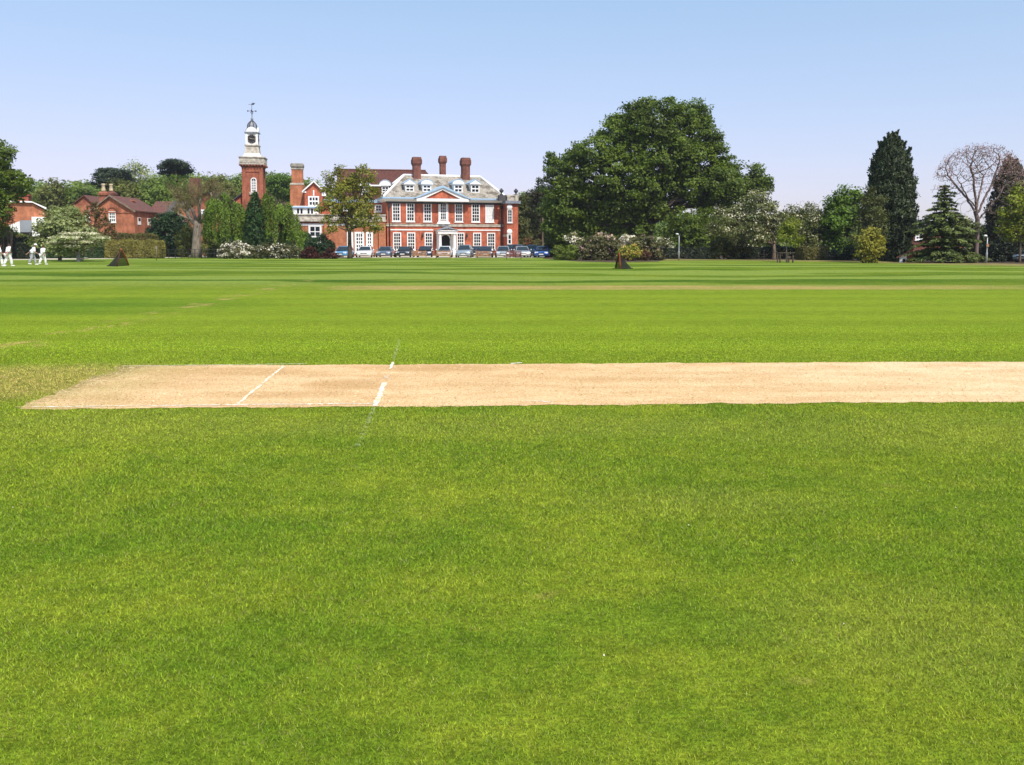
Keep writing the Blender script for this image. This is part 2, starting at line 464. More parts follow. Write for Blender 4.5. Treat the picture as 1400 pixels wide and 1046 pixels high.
M['mauve_flower'] = leaf('mauve_flowers', (.30,.17,.22), (.48,.31,.35), .2)
M['yellow_flower'] = leaf('yellow_flowers', (.46,.34,.06), (.70,.55,.17), .25, lo=.85, hi=1.15)
M['paul_flower'] = leaf('purple_buds', (.28,.17,.21), (.42,.25,.28), .2)
M['rhodo'] = leaf('rhododendron_leaves', (.062,.075,.026), (.16,.145,.062), .2)
M['burgundy'] = leaf('burgundy_leaves', (.045,.014,.014), (.10,.028,.025), .2)
M['copper'] = leaf('copper_leaves', (.10,.05,.022), (.19,.085,.035), .28)
M['gold'] = leaf('golden_leaves', (.17,.17,.02), (.30,.275,.04), .3)
M['box'] = leaf('box_leaves', (.08,.125,.014), (.18,.225,.03), .2)
M['hedge_dark'] = leaf('dark_hedge', (.008,.015,.007), (.022,.032,.012), .06)  # near-black leaves, darkened to stand for shade on the hedge by the lamp
M['hedge_brown'] = leaf('beech_hedge', (.075,.07,.022), (.14,.13,.034), .2)
M['hedge_gold'] = leaf('privet_hedge', (.16,.15,.035), (.28,.25,.06), .25)

# ------------------------------------------------------------------ sky and sun
SUN_EL, SUN_AZ = R(54), R(150)     # azimuth clockwise from the viewing direction
w = bpy.data.worlds.new('World'); sc.world = w; w.use_nodes = True
nt = w.node_tree; bg = nt.nodes['Background']
sky = nt.nodes.new('ShaderNodeTexSky'); sky.sky_type = 'NISHITA'; sky.sun_disc = False
sky.sun_elevation = SUN_EL; sky.sun_rotation = SUN_AZ
sky.altitude = 0; sky.air_density = 1.0; sky.dust_density = SKY_DUST; sky.ozone_density = SKY_OZ

def wn(op, a, b):
    d = nt.nodes.new('ShaderNodeMath'); d.operation = op; nt.links.new(a, d.inputs[0]); d.inputs[1].default_value = b; return d.outputs[0]
ss = nt.nodes.new('ShaderNodeSeparateColor'); nt.links.new(sky.outputs[0], ss.inputs[0]); cc = nt.nodes.new('ShaderNodeCombineColor')
for k, (g_, a_) in enumerate(SKY_RESP):      # hazy late spring sky: evens the gradient out
    nt.links.new(wn('MULTIPLY', wn('POWER', wn('MULTIPLY', ss.outputs[k], .1), g_), a_/SKY_STR), cc.inputs[k])
nt.links.new(cc.outputs[0], bg.inputs[0]); bg.inputs[1].default_value = SKY_STR
ld = bpy.data.lights.new('sun', 'SUN'); ld.energy = SUN_STR; ld.angle = R(.5); ld.color = (1, .955, .87)
lo = bpy.data.objects.new('sun', ld); COL.objects.link(lo)
sd = Vector((math.sin(SUN_AZ)*math.cos(SUN_EL), math.cos(SUN_AZ)*math.cos(SUN_EL), math.sin(SUN_EL)))
lo.rotation_euler = (-sd).to_track_quat('-Z', 'Y').to_euler(); lo.location = sd*200
sc.view_settings.view_transform = 'Standard'; sc.view_settings.look = 'None'; sc.view_settings.gamma = 1
sc.view_settings.use_curve_mapping = False; sc.view_settings.exposure = EXPO

cd = bpy.data.cameras.new('camera'); cam = bpy.data.objects.new('camera', cd); COL.objects.link(cam)
cam.location = (0, 0, EYE); cam.rotation_euler = (R(90)-TILT, 0, 0)
cd.sensor_width = 36; cd.lens = F/1400*36; cd.shift_y = (CY-523)/1400; cd.clip_end = 3000; cd.clip_start = .05
sc.camera = cam
sc.cycles.max_bounces = 6; sc.cycles.diffuse_bounces = 3; sc.cycles.transmission_bounces = 4; sc.cycles.glossy_bounces = 2

# ------------------------------------------------------------------ the lawn
def lawn(name, blades):
    t = NT(name); p = t.pos(); x, y, z = t.sep(p)
    flat = t.com(x, y, 0.0)
    n1 = t.noise(flat, .33, 4, .6); n2 = t.noise(flat, 1.7, 4, .65); n3 = t.noise(flat, 9, 3, .6)
    a = t.math('ADD', t.math('MULTIPLY', n1, .5), t.math('MULTIPLY', n2, .42)); a = t.math('ADD', a, t.math('MULTIPLY', n3, .22)); a = t.math('ADD', a, t.math('MULTIPLY', t.math('SUBTRACT', t.noise(flat, 24, 3, .65), .5), .22))
    a = t.ramp(a, .38, .78)
    c = t.mix(a, (.098,.168,.010), (.222,.264,.020))
    # broad patches of greener and drier turf
    def patch(cx, cy, rx, ry):
        e = t.math('ADD', t.math('POWER', t.math('DIVIDE', t.math('SUBTRACT', x, cx), rx), 2), t.math('POWER', t.math('DIVIDE', t.math('SUBTRACT', y, cy), ry), 2))
        return t.ramp(t.math('ADD', e, t.math('MULTIPLY', n2, 1.1)), .5, 1.9, 1, 0)
    for q in ((-2.1,4.75,1.7,.5),(.45,3.55,.8,.3),(-.3,4.5,.8,.4),(-1.2,3.4,1.0,.3),(1.9,4.4,.9,.3)):
        c = t.mix(t.math('MULTIPLY', patch(*q), .26), c, (.066,.150,.008))
    for q in ((1.7,3.5,.8,.6),(-3.6,7.6,2.4,.8),(3.6,7.4,2.6,.9),(0,7.6,2.2,.6),(1.2,5.3,.9,.4)):
        c = t.mix(t.math('MULTIPLY', patch(*q), .36), c, (.215,.245,.035))
    # the close-mown square is yellower
    sq = t.math('MULTIPLY', t.ramp(y, 9.5, 13.5), t.ramp(y, 27, 36, 1, 0))
    c = t.mix(t.math('MULTIPLY', sq, .72), c, (.188,.258,.014))
    # mower stripes: the sheen of grass leaning either way, put into the colour
    wv = t.noise(t.com(t.math('MULTIPLY', x, .030), t.math('MULTIPLY', y, .06), 0.0), 1.0, 3)
    wb = t.noise(t.com(t.math('MULTIPLY', x, .22), t.math('MULTIPLY', y, .3), 9.0), 1.0, 3)
    ph = t.math('ADD', t.math('ADD', t.math('ADD', y, t.math('MULTIPLY', x, .045)), t.math('MULTIPLY', wv, 34)), t.math('MULTIPLY', wb, 2.2))
    per = t.math('MULTIPLY', ph, 2*math.pi/10.5)
    s1 = t.ramp(t.math('SINE', per), -.35, .45)
    nb = t.ramp(t.noise(t.com(t.math('MULTIPLY', x, .03), t.math('MULTIPLY', y, .12), 3.0), 1.0, 3), .40, .62)
    far = t.ramp(y, 31, 39)
    dk = t.math('MULTIPLY', t.math('MULTIPLY', s1, far), t.math('ADD', .22, t.math('MULTIPLY', nb, .75)))
    c = t.mix(dk, c, t.mix(1.0, c, (.45,.62,.5,1), 'MULTIPLY'))
    c = t.mix(t.math('MULTIPLY', t.math('MULTIPLY', t.math('SUBTRACT', 1.0, s1), far), .75), c, (.215,.285,.050))
    s2 = t.ramp(t.math('SINE', t.math('MULTIPLY', t.math('ADD', y, t.math('MULTIPLY', n1, .8)), 2*math.pi/2.7)), -.5, .5)
    k2 = t.math('ADD', .93, t.math('MULTIPLY', t.math('MULTIPLY', s2, sq), .11))
    c = t.mix(1.0, c, t.com(k2, k2, k2), 'MULTIPLY')
    # long dark sweep left of the square
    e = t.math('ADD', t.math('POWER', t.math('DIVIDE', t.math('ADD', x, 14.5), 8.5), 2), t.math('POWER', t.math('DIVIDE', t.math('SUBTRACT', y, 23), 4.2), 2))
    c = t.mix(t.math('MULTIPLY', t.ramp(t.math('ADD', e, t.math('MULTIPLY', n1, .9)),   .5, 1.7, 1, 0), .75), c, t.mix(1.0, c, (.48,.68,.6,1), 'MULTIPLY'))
    # worn ends of old strips, in a line down the left of the square
    lx = t.math('ADD', t.math('ADD', x, 7.9), t.math('MULTIPLY', t.math('SUBTRACT', y, 14.0), .0547))
    nw = t.noise(t.com(t.math('MULTIPLY', x, 1.5), t.math('MULTIPLY', y, .75), 7.0), 1.0, 5, .7)
    near = t.ramp(t.math('ABSOLUTE', lx), .08, .62, 1, 0)
    on = t.math('MULTIPLY', t.ramp(y, 12.0, 13.0), t.ramp(y, 40, 42, 1, 0))
    worn = t.math('MULTIPLY', t.math('MULTIPLY', near, on), t.ramp(nw, .50, .62, 0, .62))
    # dry end beyond the strip
    e2 = t.math('ADD', t.math('POWER', t.math('DIVIDE', t.math('ADD', x, 5.7), 2.3), 2), t.math('POWER', t.math('DIVIDE', t.math('SUBTRACT', y, 10.2), 1.6), 2))
    dry = t.math('MULTIPLY', t.ramp(t.math('ADD', e2, t.math('MULTIPLY', n2, .8)), .55, 1.6, 1, 0), t.ramp(n3, .3, .7, .45, 1.0))
    # an older strip further off
    yy = t.math('SUBTRACT', y, t.math('ADD', 32.7, t.math('MULTIPLY', x, .012)))
    old = t.math('MULTIPLY', t.ramp(t.math('ADD', t.math('ABSOLUTE', yy), t.math('MULTIPLY', t.math('SUBTRACT', n2, .5), .9)), 1.25, 1.85, 1, 0), t.ramp(x, -7.6, -5.5))
    old = t.math('MULTIPLY', old, t.math('MULTIPLY', t.ramp(n1, .25, .65, .35, .9), t.ramp(x, 9, 21, .9, .4)))
    # small brown scars
    ns = t.noise(t.com(x, t.math('MULTIPLY', y, 1.5), 5.0), 2.1, 2, .5)
    scar = t.math('MULTIPLY', t.ramp(ns, .735, .79), .16)
    tan = t.mix(n3, (.33,.23,.075), (.46,.33,.135))
    for mask in (worn, t.math('MULTIPLY', dry, .62), old, scar):
        c = t.mix(mask, c, tan)
    if blades:
        g = t.n('ShaderNodeNewGeometry'); r = g.outputs['Random Per Island']
        k = t.ramp(r, 0, 1, .5, 2.9, False)
        c = t.mix(1.0, c, t.com(k, k, t.math('MULTIPLY', k, 1.0)), 'MULTIPLY')
        r2 = t.math('FRACT', t.math('MULTIPLY', r, 37.7))
        c = t.mix(t.ramp(r2, .86, .9, 0, .55), c, (.42,.38,.15))
        c = t.mix(t.ramp(r2, .985, .99, 0, .8), c, (.20,.09,.04))
        b = t.bsdf(c, .6, .15)
        tr = t.n('ShaderNodeBsdfTranslucent'); t.put(tr.inputs[0], c)
        m = t.n('ShaderNodeMixShader'); m.inputs[0].default_value = .3
        t.l(b, m.inputs[1]); t.l(tr.outputs[0], m.inputs[2])
        return t.end(m.outputs[0])
    f1 = t.noise(flat, 55, 3, .7); f2 = t.noise(flat, 17, 3, .7)
    k = t.math('MULTIPLY', t.ramp(f1, .3, .7, .62, 1.3), t.ramp(f2, .3, .7, .78, 1.18))
    c = t.mix(1.0, c, t.com(k, k, k), 'MULTIPLY')
    f3 = t.noise(t.com(t.math('MULTIPLY', x, .6), y, 2.0), 5.5, 6, .8); k = t.ramp(f3, .3, .7, .76, 1.22)
    c = t.mix(1.0, c, t.com(k, k, k), 'MULTIPLY')
    h = t.math('ADD', f1, f2)
    return t.end(t.bsdf(c, .9, .05, normal=t.bump(h, .6, .03)))
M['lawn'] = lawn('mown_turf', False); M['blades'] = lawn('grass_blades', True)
def sheet(name, pts, z, mat, n=1):
    mb = MB(); mb.add([(x, y, z) for x, y in pts], [tuple(range(len(pts)))])
    o = mb.build(name, mat); tag(o, kind='structure'); return o
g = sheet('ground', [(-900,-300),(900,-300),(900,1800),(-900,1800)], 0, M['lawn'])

# pitch -----------------------------------------------------------------------------
t = NT('rolled_pitch'); p = t.pos(); x, y, z = t.sep(p)
nA = t.noise(t.com(t.math('MULTIPLY', x, .55), t.math('MULTIPLY', y, 1.5), 0.0), 1.6, 5, .65)
nB = t.noise(p, 46, 4, .8); nC = t.noise(t.com(t.math('MULTIPLY', x, 3.5), t.math('MULTIPLY', y, 9.0), 0.0), 3.2, 4, .7); nD = t.noise(p, 1.3, 4, .6)
c = t.mix(t.ramp(nA, .34, .66), (.54,.325,.145), (.70,.470,.245))
c = t.mix(t.ramp(nC, .52, .66, 0, .5), c, (.42,.24,.10))
c = t.mix(t.ramp(nB, .50, .62, 0, .7), c, (.80,.62,.37))
c = t.mix(t.ramp(nB, .47, .36, 0, .65), c, (.28,.17,.07))
c = t.mix(t.math('MULTIPLY', t.ramp(x, .5, 9), t.ramp(nA, .3, .7, .25, .65)), c, (.79,.61,.41))
# scuffed foot-holes by the crease
def blob(cx, cy, rx, ry):
    e = t.math('ADD', t.math('POWER', t.math('DIVIDE', t.math('SUBTRACT', x, cx), rx), 2), t.math('POWER', t.math('DIVIDE', t.math('SUBTRACT', y, cy), ry), 2))
    return t.ramp(t.math('ADD', e, t.math('MULTIPLY', nD, 1.2)), .7, 1.9, 1, 0)
for q, am in ((blob(-1.0, 11.2, 1.1, .4), .75), (blob(-1.9, 9.9, .6, .4), .6), (blob(-3.6, 10.9, 1.4, .4), .6), (blob(-2.3, 9.2, .8, .25), .45), (blob(.4, 10.3, 1.6, .3), .35), (blob(3.5, 9.6, 2.2, .3), .25)):
    c = t.mix(t.math('MULTIPLY', q, am), c, (.46,.27,.11))
c = t.mix(t.math('MULTIPLY', t.ramp(x, -3.6, -5.1), t.ramp(nD, .35, .6, .2, .7)), c, (.36,.29,.09))
c = t.mix(t.math('MULTIPLY', t.ramp(nC, .60, .70), t.ramp(nD, .5, .65, 0, .5)), c, (.20,.19,.045))
fade = t.math('ADD', t.math('MULTIPLY', t.math('SUBTRACT', t.math('MULTIPLY', x, -1.0), 4.55), 1.15), t.math('MULTIPLY', t.math('SUBTRACT', nC, .5), 1.6))
fade = t.math('ADD', fade, t.math('MULTIPLY', t.math('SUBTRACT', t.noise(p, 14, 3, .7), .5), 1.3))
b = t.bsdf(c, .9, .15, normal=t.bump(t.math('ADD', nB, nC), .7, .012)); tp = t.n('ShaderNodeBsdfTransparent'); m = t.n('ShaderNodeMixShader')
t.put(m.inputs[0], t.ramp(fade, .15, .95, 0, .9)); t.l(b, m.inputs[1]); t.l(tp.outputs[0], m.inputs[2])
M['pitch'] = t.end(m.outputs[0])
rng = np.random.default_rng(3)
A_, B_ = ground(24, 560), ground(160, 500.5); C_, D_ = ground(1400, 494.3), ground(1400, 549.5)
ext = 10.0
dn = (D_-A_).normalized(); df = (C_-B_).normalized()
A2, B2, C2, D2 = A_, B_, C_+df*ext, D_+dn*ext
def edge(a, b, n, amp):
    d = b-a; nn = Vector((-d.y, d.x, 0)).normalized(); out = []; w_ = 0
    for i in range(n):
        w_ = .75*w_+rng.normal()*amp
        out.append(a+d*(i/n)+nn*w_)
    return out
pp = edge(A2, D2, 320, .018)+edge(D2, C2, 30, .02)+edge(C2, B2, 320, .018)+edge(B2, A2, 46, .035)
PITCH = [(q.x, q.y) for q in pp]
mb = MB(); mb.add([(x_, y_, .004) for x_, y_ in PITCH], [tuple(range(len(PITCH)))])
pitch = tag(mb.build('cricket_pitch', M['pitch']), kind='structure')
# whitewash
t = NT('whitewash'); p = t.pos()
n = t.noise(p, 14, 4, .7); n2 = t.noise(p, 3, 2)
c = t.mix(t.ramp(n, .40, .64), (.62,.48,.28), (.84,.82,.76))
M['wash'] = t.end(t.bsdf(c, .9, .1))
t = NT('worn_whitewash'); p = t.pos(); n = t.noise(p, 11, 4, .75)
b = t.bsdf((.74,.72,.62), .9, .1); tp = t.n('ShaderNodeBsdfTransparent'); m = t.n('ShaderNodeMixShader')
t.put(m.inputs[0], t.ramp(n, .46, .62, .02, .55)); t.l(tp.outputs[0], m.inputs[1]); t.l(b, m.inputs[2])
M['wash_worn'] = t.end(m.outputs[0])
t = NT('ghost_whitewash'); p = t.pos(); n = t.noise(p, 13, 4, .75)
b = t.bsdf((.62,.64,.42), .9, .1); tp = t.n('ShaderNodeBsdfTransparent'); m = t.n('ShaderNodeMixShader')
t.put(m.inputs[0], t.ramp(n, .42, .7, 0, .26)); t.l(tp.outputs[0], m.inputs[1]); t.l(b, m.inputs[2])
M['wash_ghost'] = t.end(m.outputs[0])
def line(name, pts, wd, mat, z=.008, wob=.006):
    P = [ground(*q) for q in pts]; vs = []; fs = []
    Q = []
    for a, b in zip(P, P[1:]):
        k = max(2, int((b-a).length/.08))
        Q += [a.lerp(b, i/k) for i in range(k)]
    Q.append(P[-1])
    for i, q in enumerate(Q):
        d = (Q[min(i+1,len(Q)-1)]-Q[max(i-1,0)]).normalized(); nn = Vector((-d.y, d.x, 0))
        h = wd/2*rng.uniform(.75, 1.2)
        o = nn*rng.normal()*wob
        vs += [tuple(q+nn*h+o+Vector((0,0,z))), tuple(q-nn*h+o+Vector((0,0,z)))]
    for i in range(len(Q)-1): fs.append((2*i, 2*i+1, 2*i+3, 2*i+2))
    mb = MB(); mb.add(vs, fs); return mb.build(name, mat, pitch)
line('bowling_crease', [(325,553),(340,540),(357,527)], .034, M['wash'])
line('bowling_crease', [(357,525.5),(367,518),(388,501)], .032, M['wash'])
line('popping_crease', [(512.5,556),(519,541),(526,524)], .058, M['wash'])
line('popping_crease', [(527.5,519),(530,514)], .05, M['wash_worn'])
line('popping_crease', [(533,505),(537,495.5)], .036, M['wash'])
line('return_crease', [(45,557.2),(180,555.6),(330,554.2),(512,552.3)], .032, M['wash'])
line('return_crease', [(166,500.8),(300,499.5),(420,498)], .024, M['wash'])
line('crease_mark', [(698,497.2),(714,496.8)], .06, M['wash'], wob=.02)
line('crease_mark', [(722,550),(738,548.5),(756,549.8)], .035, M['wash'], wob=.015)
line('faded_line', [(538,493),(546,466)], .05, M['wash_ghost'], .016)
line('faded_line', [(512,559),(500,586),(488,616)], .045, M['wash_ghost'], .018)

# grass blades, as fine as they show -------------------------------------------------
rng = np.random.default_rng(11)
def inpoly(px_, py_, poly):
    inside = np.zeros(len(px_), bool); n = len(poly)
    A = np.array(poly); B = np.roll(A, -1, 0)
    for (x0, y0), (x1, y1) in zip(A, B):
        c = ((y0 > py_) != (y1 > py_)); 
        with np.errstate(divide='ignore', invalid='ignore'):
            xx = (x1-x0)*(py_-y0)/(y1-y0)+x0
        inside ^= c & (px_ < xx)
    return inside
def blades(name, N, d0, d1, pw):
    u = rng.random(N); e = 2-pw
    d = (d0**e+u*(d1**e-d0**e))**(1/e)
    X = rng.uniform(-1, 1, N)*(d*.62+1.3); Y = d
    bb = [(A2.x, A2.y), (D2.x, D2.y), (C2.x, C2.y), (B2.x, B2.y)]
    band = (Y > 8.2) & (Y < 12.6)
    inn = np.zeros(N, bool); inn[band] = inpoly(X[band], Y[band], bb)
    # sparse dry blades stray over the rim of the strip
    keep = ~inn | ((rng.random(N) < .06) & (X < -3.9)) | (inn & (rng.random(N) < .012))
    X, Y = X[keep], Y[keep]; n = len(X)
    sc_ = (Y/2.6)**.78
    wdt = .0029*sc_*rng.uniform(.6, 1.4, n); hgt = .0088*np.minimum(sc_, 1.6)*rng.uniform(.5, 1.35, n)*np.clip((21-Y)/9, .05, 1)
    hgt *= 1+.25*np.sin(X*1.9+np.sin(Y*2.3))*np.sin(Y*1.4)
    th = rng.uniform(0, 2*math.pi, n); lean = rng.uniform(.3, 1.6, n)*hgt
    la = rng.uniform(0, 2*math.pi, n)
    V = np.zeros((n,3,3))
    V[:,0] = np.stack([X-np.cos(th)*wdt/2, Y-np.sin(th)*wdt/2, np.zeros(n)-.002], 1)
    V[:,1] = np.stack([X+np.cos(th)*wdt/2, Y+np.sin(th)*wdt/2, np.zeros(n)-.002], 1)
    V[:,2] = np.stack([X+np.cos(la)*lean, Y+np.sin(la)*lean, hgt], 1)
    me = bpy.data.meshes.new(name)
    me.vertices.add(n*3); me.vertices.foreach_set('co', V.reshape(-1).astype(np.float32))
    me.loops.add(n*3); me.loops.foreach_set('vertex_index', np.arange(n*3, dtype=np.int32))
    me.polygons.add(n); me.polygons.foreach_set('loop_start', np.arange(0, n*3, 3, dtype=np.int32))
    me.update(calc_edges=True)
    return link(name, me, M['blades'])
tag(blades('grass', 1350000, 2.1, 21.0, 1.8), 'short mown green grass covering the lawn in the foreground', 'grass', kind='stuff')
# dead straw lying on the rolled strip
n = 52000; X = rng.uniform(-5.2, 12, n); Y = rng.uniform(8.3, 12.4, n); k_ = inpoly(X, Y, PITCH); X, Y = X[k_], Y[k_]; n = len(X)
C = np.stack([X, Y, np.full(n, .009)], 1); N_ = rng.normal(size=(n,3))*.35+np.array([0,0,1.]); ax = np.stack([np.ones(n), rng.normal(size=n)*.6, rng.normal(size=n)*.15], 1)
M['straw'] = leaf('dead_straw', (.36,.24,.10), (.86,.74,.50), .1, lo=.8, hi=1.2)
tag(link('straw', leaf_mesh('straw', C, N_, rng.uniform(.015, .045, n), rng, ax, .14), M['straw']), 'short dead straw lying over the bare cricket pitch', 'straw', kind='stuff')
# petals and bits blown on to the lawn
C = []
for i in range(45):
    d = 2.5+5.5*rng.random()**1.3; C.append((rng.uniform(-1,1)*d*.6, d, .022))
C = np.array(C)
pet = link('petals', leaf_mesh('petals', C, rng.normal(size=C.shape)*.4+np.array([0,0,1.]), rng.uniform(.005, .012, len(C)), rng), M['white_flower'])
tag(pet, 'tiny white petals scattered over the foreground lawn', 'petals', kind='stuff')

# paths and beds ----------------------------------------------------------------------
def ground_mat(name, c1, c2, s=6):
    t = NT(name); p = t.pos(); n = t.noise(p, s, 5, .7); n2 = t.noise(p, .4, 3)
    c = t.mix(t.ramp(n, .3, .7), c1, c2); k = t.ramp(n2, .3, .7, .8, 1.15)
    return t.end(t.bsdf(t.mix(1.0, c, t.com(k,k,k), 'MULTIPLY'), .95, .1, normal=t.bump(n, .5, .05)))
M['gravel'] = ground_mat('pale_gravel', (.42,.37,.29), (.60,.54,.44))
M['soil'] = ground_mat('mulch_and_shade', (.05,.035,.024), (.11,.08,.055), 3)  # soil of the beds; also stands for the shadowed floor under the trees
M['rough'] = ground_mat('dry_verge', (.13,.13,.035), (.26,.21,.075), 2)
def strip(name, top, bot, z, mat):     # outlines in photo pixels along the ground
    P = [ground(*q) for q in bot]+[ground(*q) for q in reversed(top)]
    return sheet(name, [(q.x, q.y) for q in P], z, mat)
strip('gravel_path', [(-60,351.2),(120,350.6),(215,349.6),(330,348.6)], [(-60,356.4),(120,354.4),(215,352.8),(330,350.8)], .006, M['gravel'])
sheet('driveway', [(gx(425,109),109),(gx(765,109),109),(gx(765,150),150),(gx(425,150),150)], .008, M['gravel'])
strip('verge', [(905,352.5),(1000,352.5),(1160,355),(1500,361)], [(895,356.5),(1000,355.8),(1160,358.6),(1500,366.5)], .006, M['rough'])
strip('shadowed_bed', [(900,347),(1160,347),(1500,350)], [(898,354.2),(1160,356.2),(1500,363)], .010, M['soil'])  # dark sheet: shadow under the right-hand trees put into the ground colour
strip('flower_bed', [(748,347.5),(905,347.5)], [(742,353.6),(790,357.6),(840,358.8),(900,357.8),(912,354)], .014, M['soil'])
strip('shrub_bed', [(300,347),(470,347)], [(296,352.4),(380,352.8),(470,352)], .012, M['soil'])
# ------------------------------------------------------------------ buildings
class Fac:
    """facade frame: u along the wall, v inwards, z up; reads photo pixels on the plane v"""
    def __init__(s, px, Y, deg):
        s.p = gp(px, Y); s.a = R(deg); s.d = Vector((math.cos(s.a), math.sin(s.a), 0)); s.n = Vector((-math.sin(s.a), math.cos(s.a), 0))
    def uz(s, px, py, v=0.0):
        o = Vector((0,0,EYE)); r = ray(px, py); q = s.p+s.n*v
        k = (q-o).dot(s.n)/r.dot(s.n); h = o+r*k
        return (h-s.p).dot(s.d), h.z
    def U(s, px, v=0.0, py=300): return s.uz(px, py, v)[0]
    def Z(s, px, py, v=0.0): return s.uz(px, py, v)[1]

def bars(mb, u0, u1, z0, z1, y0, y1, w_=.1, cols=3, rows=4, bar=.05):
    mb.box(u0, u0+w_, y0, y1, z0, z1); mb.box(u1-w_, u1, y0, y1, z0, z1)
    mb.box(u0+w_, u1-w_, y0+.002, y1, z0, z0+w_); mb.box(u0+w_, u1-w_, y0+.002, y1, z1-w_, z1)
    iu0, iu1, iz0, iz1 = u0+w_, u1-w_, z0+w_, z1-w_
    for i in range(1, cols):
        x_ = iu0+(iu1-iu0)*i/cols; mb.box(x_-bar/2, x_+bar/2, y0+.02, y1-.002, iz0, iz1)
    for j in range(1, rows):
        z_ = iz0+(iz1-iz0)*j/rows; b = bar*(1.7 if j == rows//2 else 1)
        mb.box(iu0, iu1, y0+.024, y1-.004, z_-b/2, z_+b/2)
def window(par, u0, u1, z0, z1, v=0.0, cols=3, rows=4, w_=.12, bar=.055, mat=None, pane=None, sill=True, label=None):
    mb = MB(); bars(mb, u0, u1, z0, z1, v-.07, v+.02, w_, cols, rows, bar)
    f = mb.build('window', mat or M['white'], par)
    MB().box(u0+w_*.5, u1-w_*.5, v-.028, v-.010, z0+w_*.5, z1-w_*.5).build('pane', pane or M['glass'], f)
    if sill: MB().box(u0-.08, u1+.08, v-.14, v+.01, z0-.11, z0-.004).build('sill', M['white'], f)
    if label: f['label'] = label
    return f
def gable_roof(mb, u0, u1, v0, v1, ze, za, oh=.3, th=.14, axis='v', um=None):
    """axis v: ridge runs inwards from the gable front"""
    if axis == 'v':
        um = (u0+u1)/2 if um is None else um
        for a, s_ in ((u0, -1), (u1, 1)):
            sl = (za-ze)/abs(um-a); e = a+s_*oh; zz = ze-sl*oh
            mb.add([(e,v0-oh,zz),(um,v0-oh,za),(um,v1+oh,za),(e,v1+oh,zz),(e,v0-oh,zz+th),(um,v0-oh,za+th),(um,v1+oh,za+th),(e,v1+oh,zz+th)],
                   [(0,3,2,1),(4,5,6,7),(0,1,5,4),(1,2,6,5),(2,3,7,6),(3,0,4,7)])
    else:
        vm = (v0+v1)/2
        for a, s_ in ((v0, -1), (v1, 1)):
            sl = (za-ze)/abs(vm-a); e = a+s_*oh; zz = ze-sl*oh
            mb.add([(u0-oh,e,zz),(u0-oh,vm,za),(u1+oh,vm,za),(u1+oh,e,zz),(u0-oh,e,zz+th),(u0-oh,vm,za+th),(u1+oh,vm,za+th),(u1+oh,e,zz+th)],
                   [(0,3,2,1),(4,5,6,7),(0,1,5,4),(1,2,6,5),(2,3,7,6),(3,0,4,7)])
def chimney(par, u0, u1, v0, v1, z0, z1, mat, cap=.12, name='chimney'):
    mb = MB(); h = z1-z0; c = max(cap, .1)
    mb.box(u0, u1, v0, v1, z0, z1-h*.34)
    mb.frustum((u0,u1,v0,v1), (u0-c,u1+c,v0-c,v1+c), z1-h*.34+.002, z1-h*.25)
    mb.box(u0-c, u1+c, v0-c, v1+c, z1-h*.25+.002, z1-h*.10)
    mb.frustum((u0-c*.8,u1+c*.8,v0-c*.8,v1+c*.8), (u0-c*.2,u1+c*.2,v0-c*.2,v1+c*.2), z1-h*.10+.002, z1)
    return mb.build(name, mat, par)

# ---- the main house -------------------------------------------------------------------
fa = Fac(529.5, 126, 17)
house = thing('mansion', 'symmetrical red brick mansion with grey hipped roof, blue and white pediment and three tall chimneys', 'mansion', fa.p, fa.a)
W = fa.U(688); D = 10.5
zc = fa.Z(600, 276.3)                    # underside of the cornice
MB().box(0, W, 0, D, 0, zc).build('wall', M['brick'], house)
zt = fa.Z(600, 270.6)
mb = MB()
mb.frustum((-.15,W+.15,-.18,D+.15), (-.55,W+.5,-.6,D+.5), zc+.002, zc+(zt-zc)*.42)
mb.box(-.62, W+.58, -.68, D+.55, zc+(zt-zc)*.42+.003, zc+(zt-zc)*.62)
mb.build('cornice', M['white'], house)
MB().box(-.70, W+.66, -.76, D+.62, zc+(zt-zc)*.62+.003, zt).build('gutter', M['blue'], house)
MB().box(-.1, W+.1, -.10, -.002, zc-.30, zc).build('shaded_frieze', M['iron'], house)  # frieze strip coloured black to paint in the shade under the cornice
vr = D/2; zr = fa.Z(605, 240.8, vr); r0, r1 = fa.U(552, vr, 240), fa.U(656.5, vr, 240)
e = (-.6, W+.55, -.66, D+.5); ze = zt+.003
mb = MB(); mb.add([(e[0],e[2],ze),(e[1],e[2],ze),(e[1],e[3],ze),(e[0],e[3],ze),(r0,vr,zr),(r1,vr,zr)],
                  [(0,1,5,4),(1,2,5),(2,3,4,5),(3,0,4),(0,3,2,1)])
roof = mb.build('roof', M['stone_roof'], house)
mb = MB()
for a, b in (((e[0],e[2],ze),(r0,vr,zr)), ((e[1],e[2],ze),(r1,vr,zr)), ((r0,vr,zr),(r1,vr,zr)), ((e[0],e[3],ze),(r0,vr,zr)), ((e[1],e[3],ze),(r1,vr,zr))):
    mb.tube([a, b], .21, 6)
mb.build('ridge', M['white'], roof)
def roofz(v): return ze+(zr-ze)*(v-e[2])/(vr-e[2])
# chimneys
for x0, x1, yt, yb in ((565.3,575.4,214.6,244), (602.2,609.6,213,240), (632.3,642.5,215.6,245)):
    v = vr-.9 if yb > 242 else vr+.6
    u0, u1 = fa.U(x0, v, 230), fa.U(x1, v, 230)
    chimney(house, u0, u1, v-.05, v+max(.8, (u1-u0)*.9), fa.Z((x0+x1)/2, yb+6, v), fa.Z((x0+x1)/2, yt, v), M['brick_chimney'], .16)
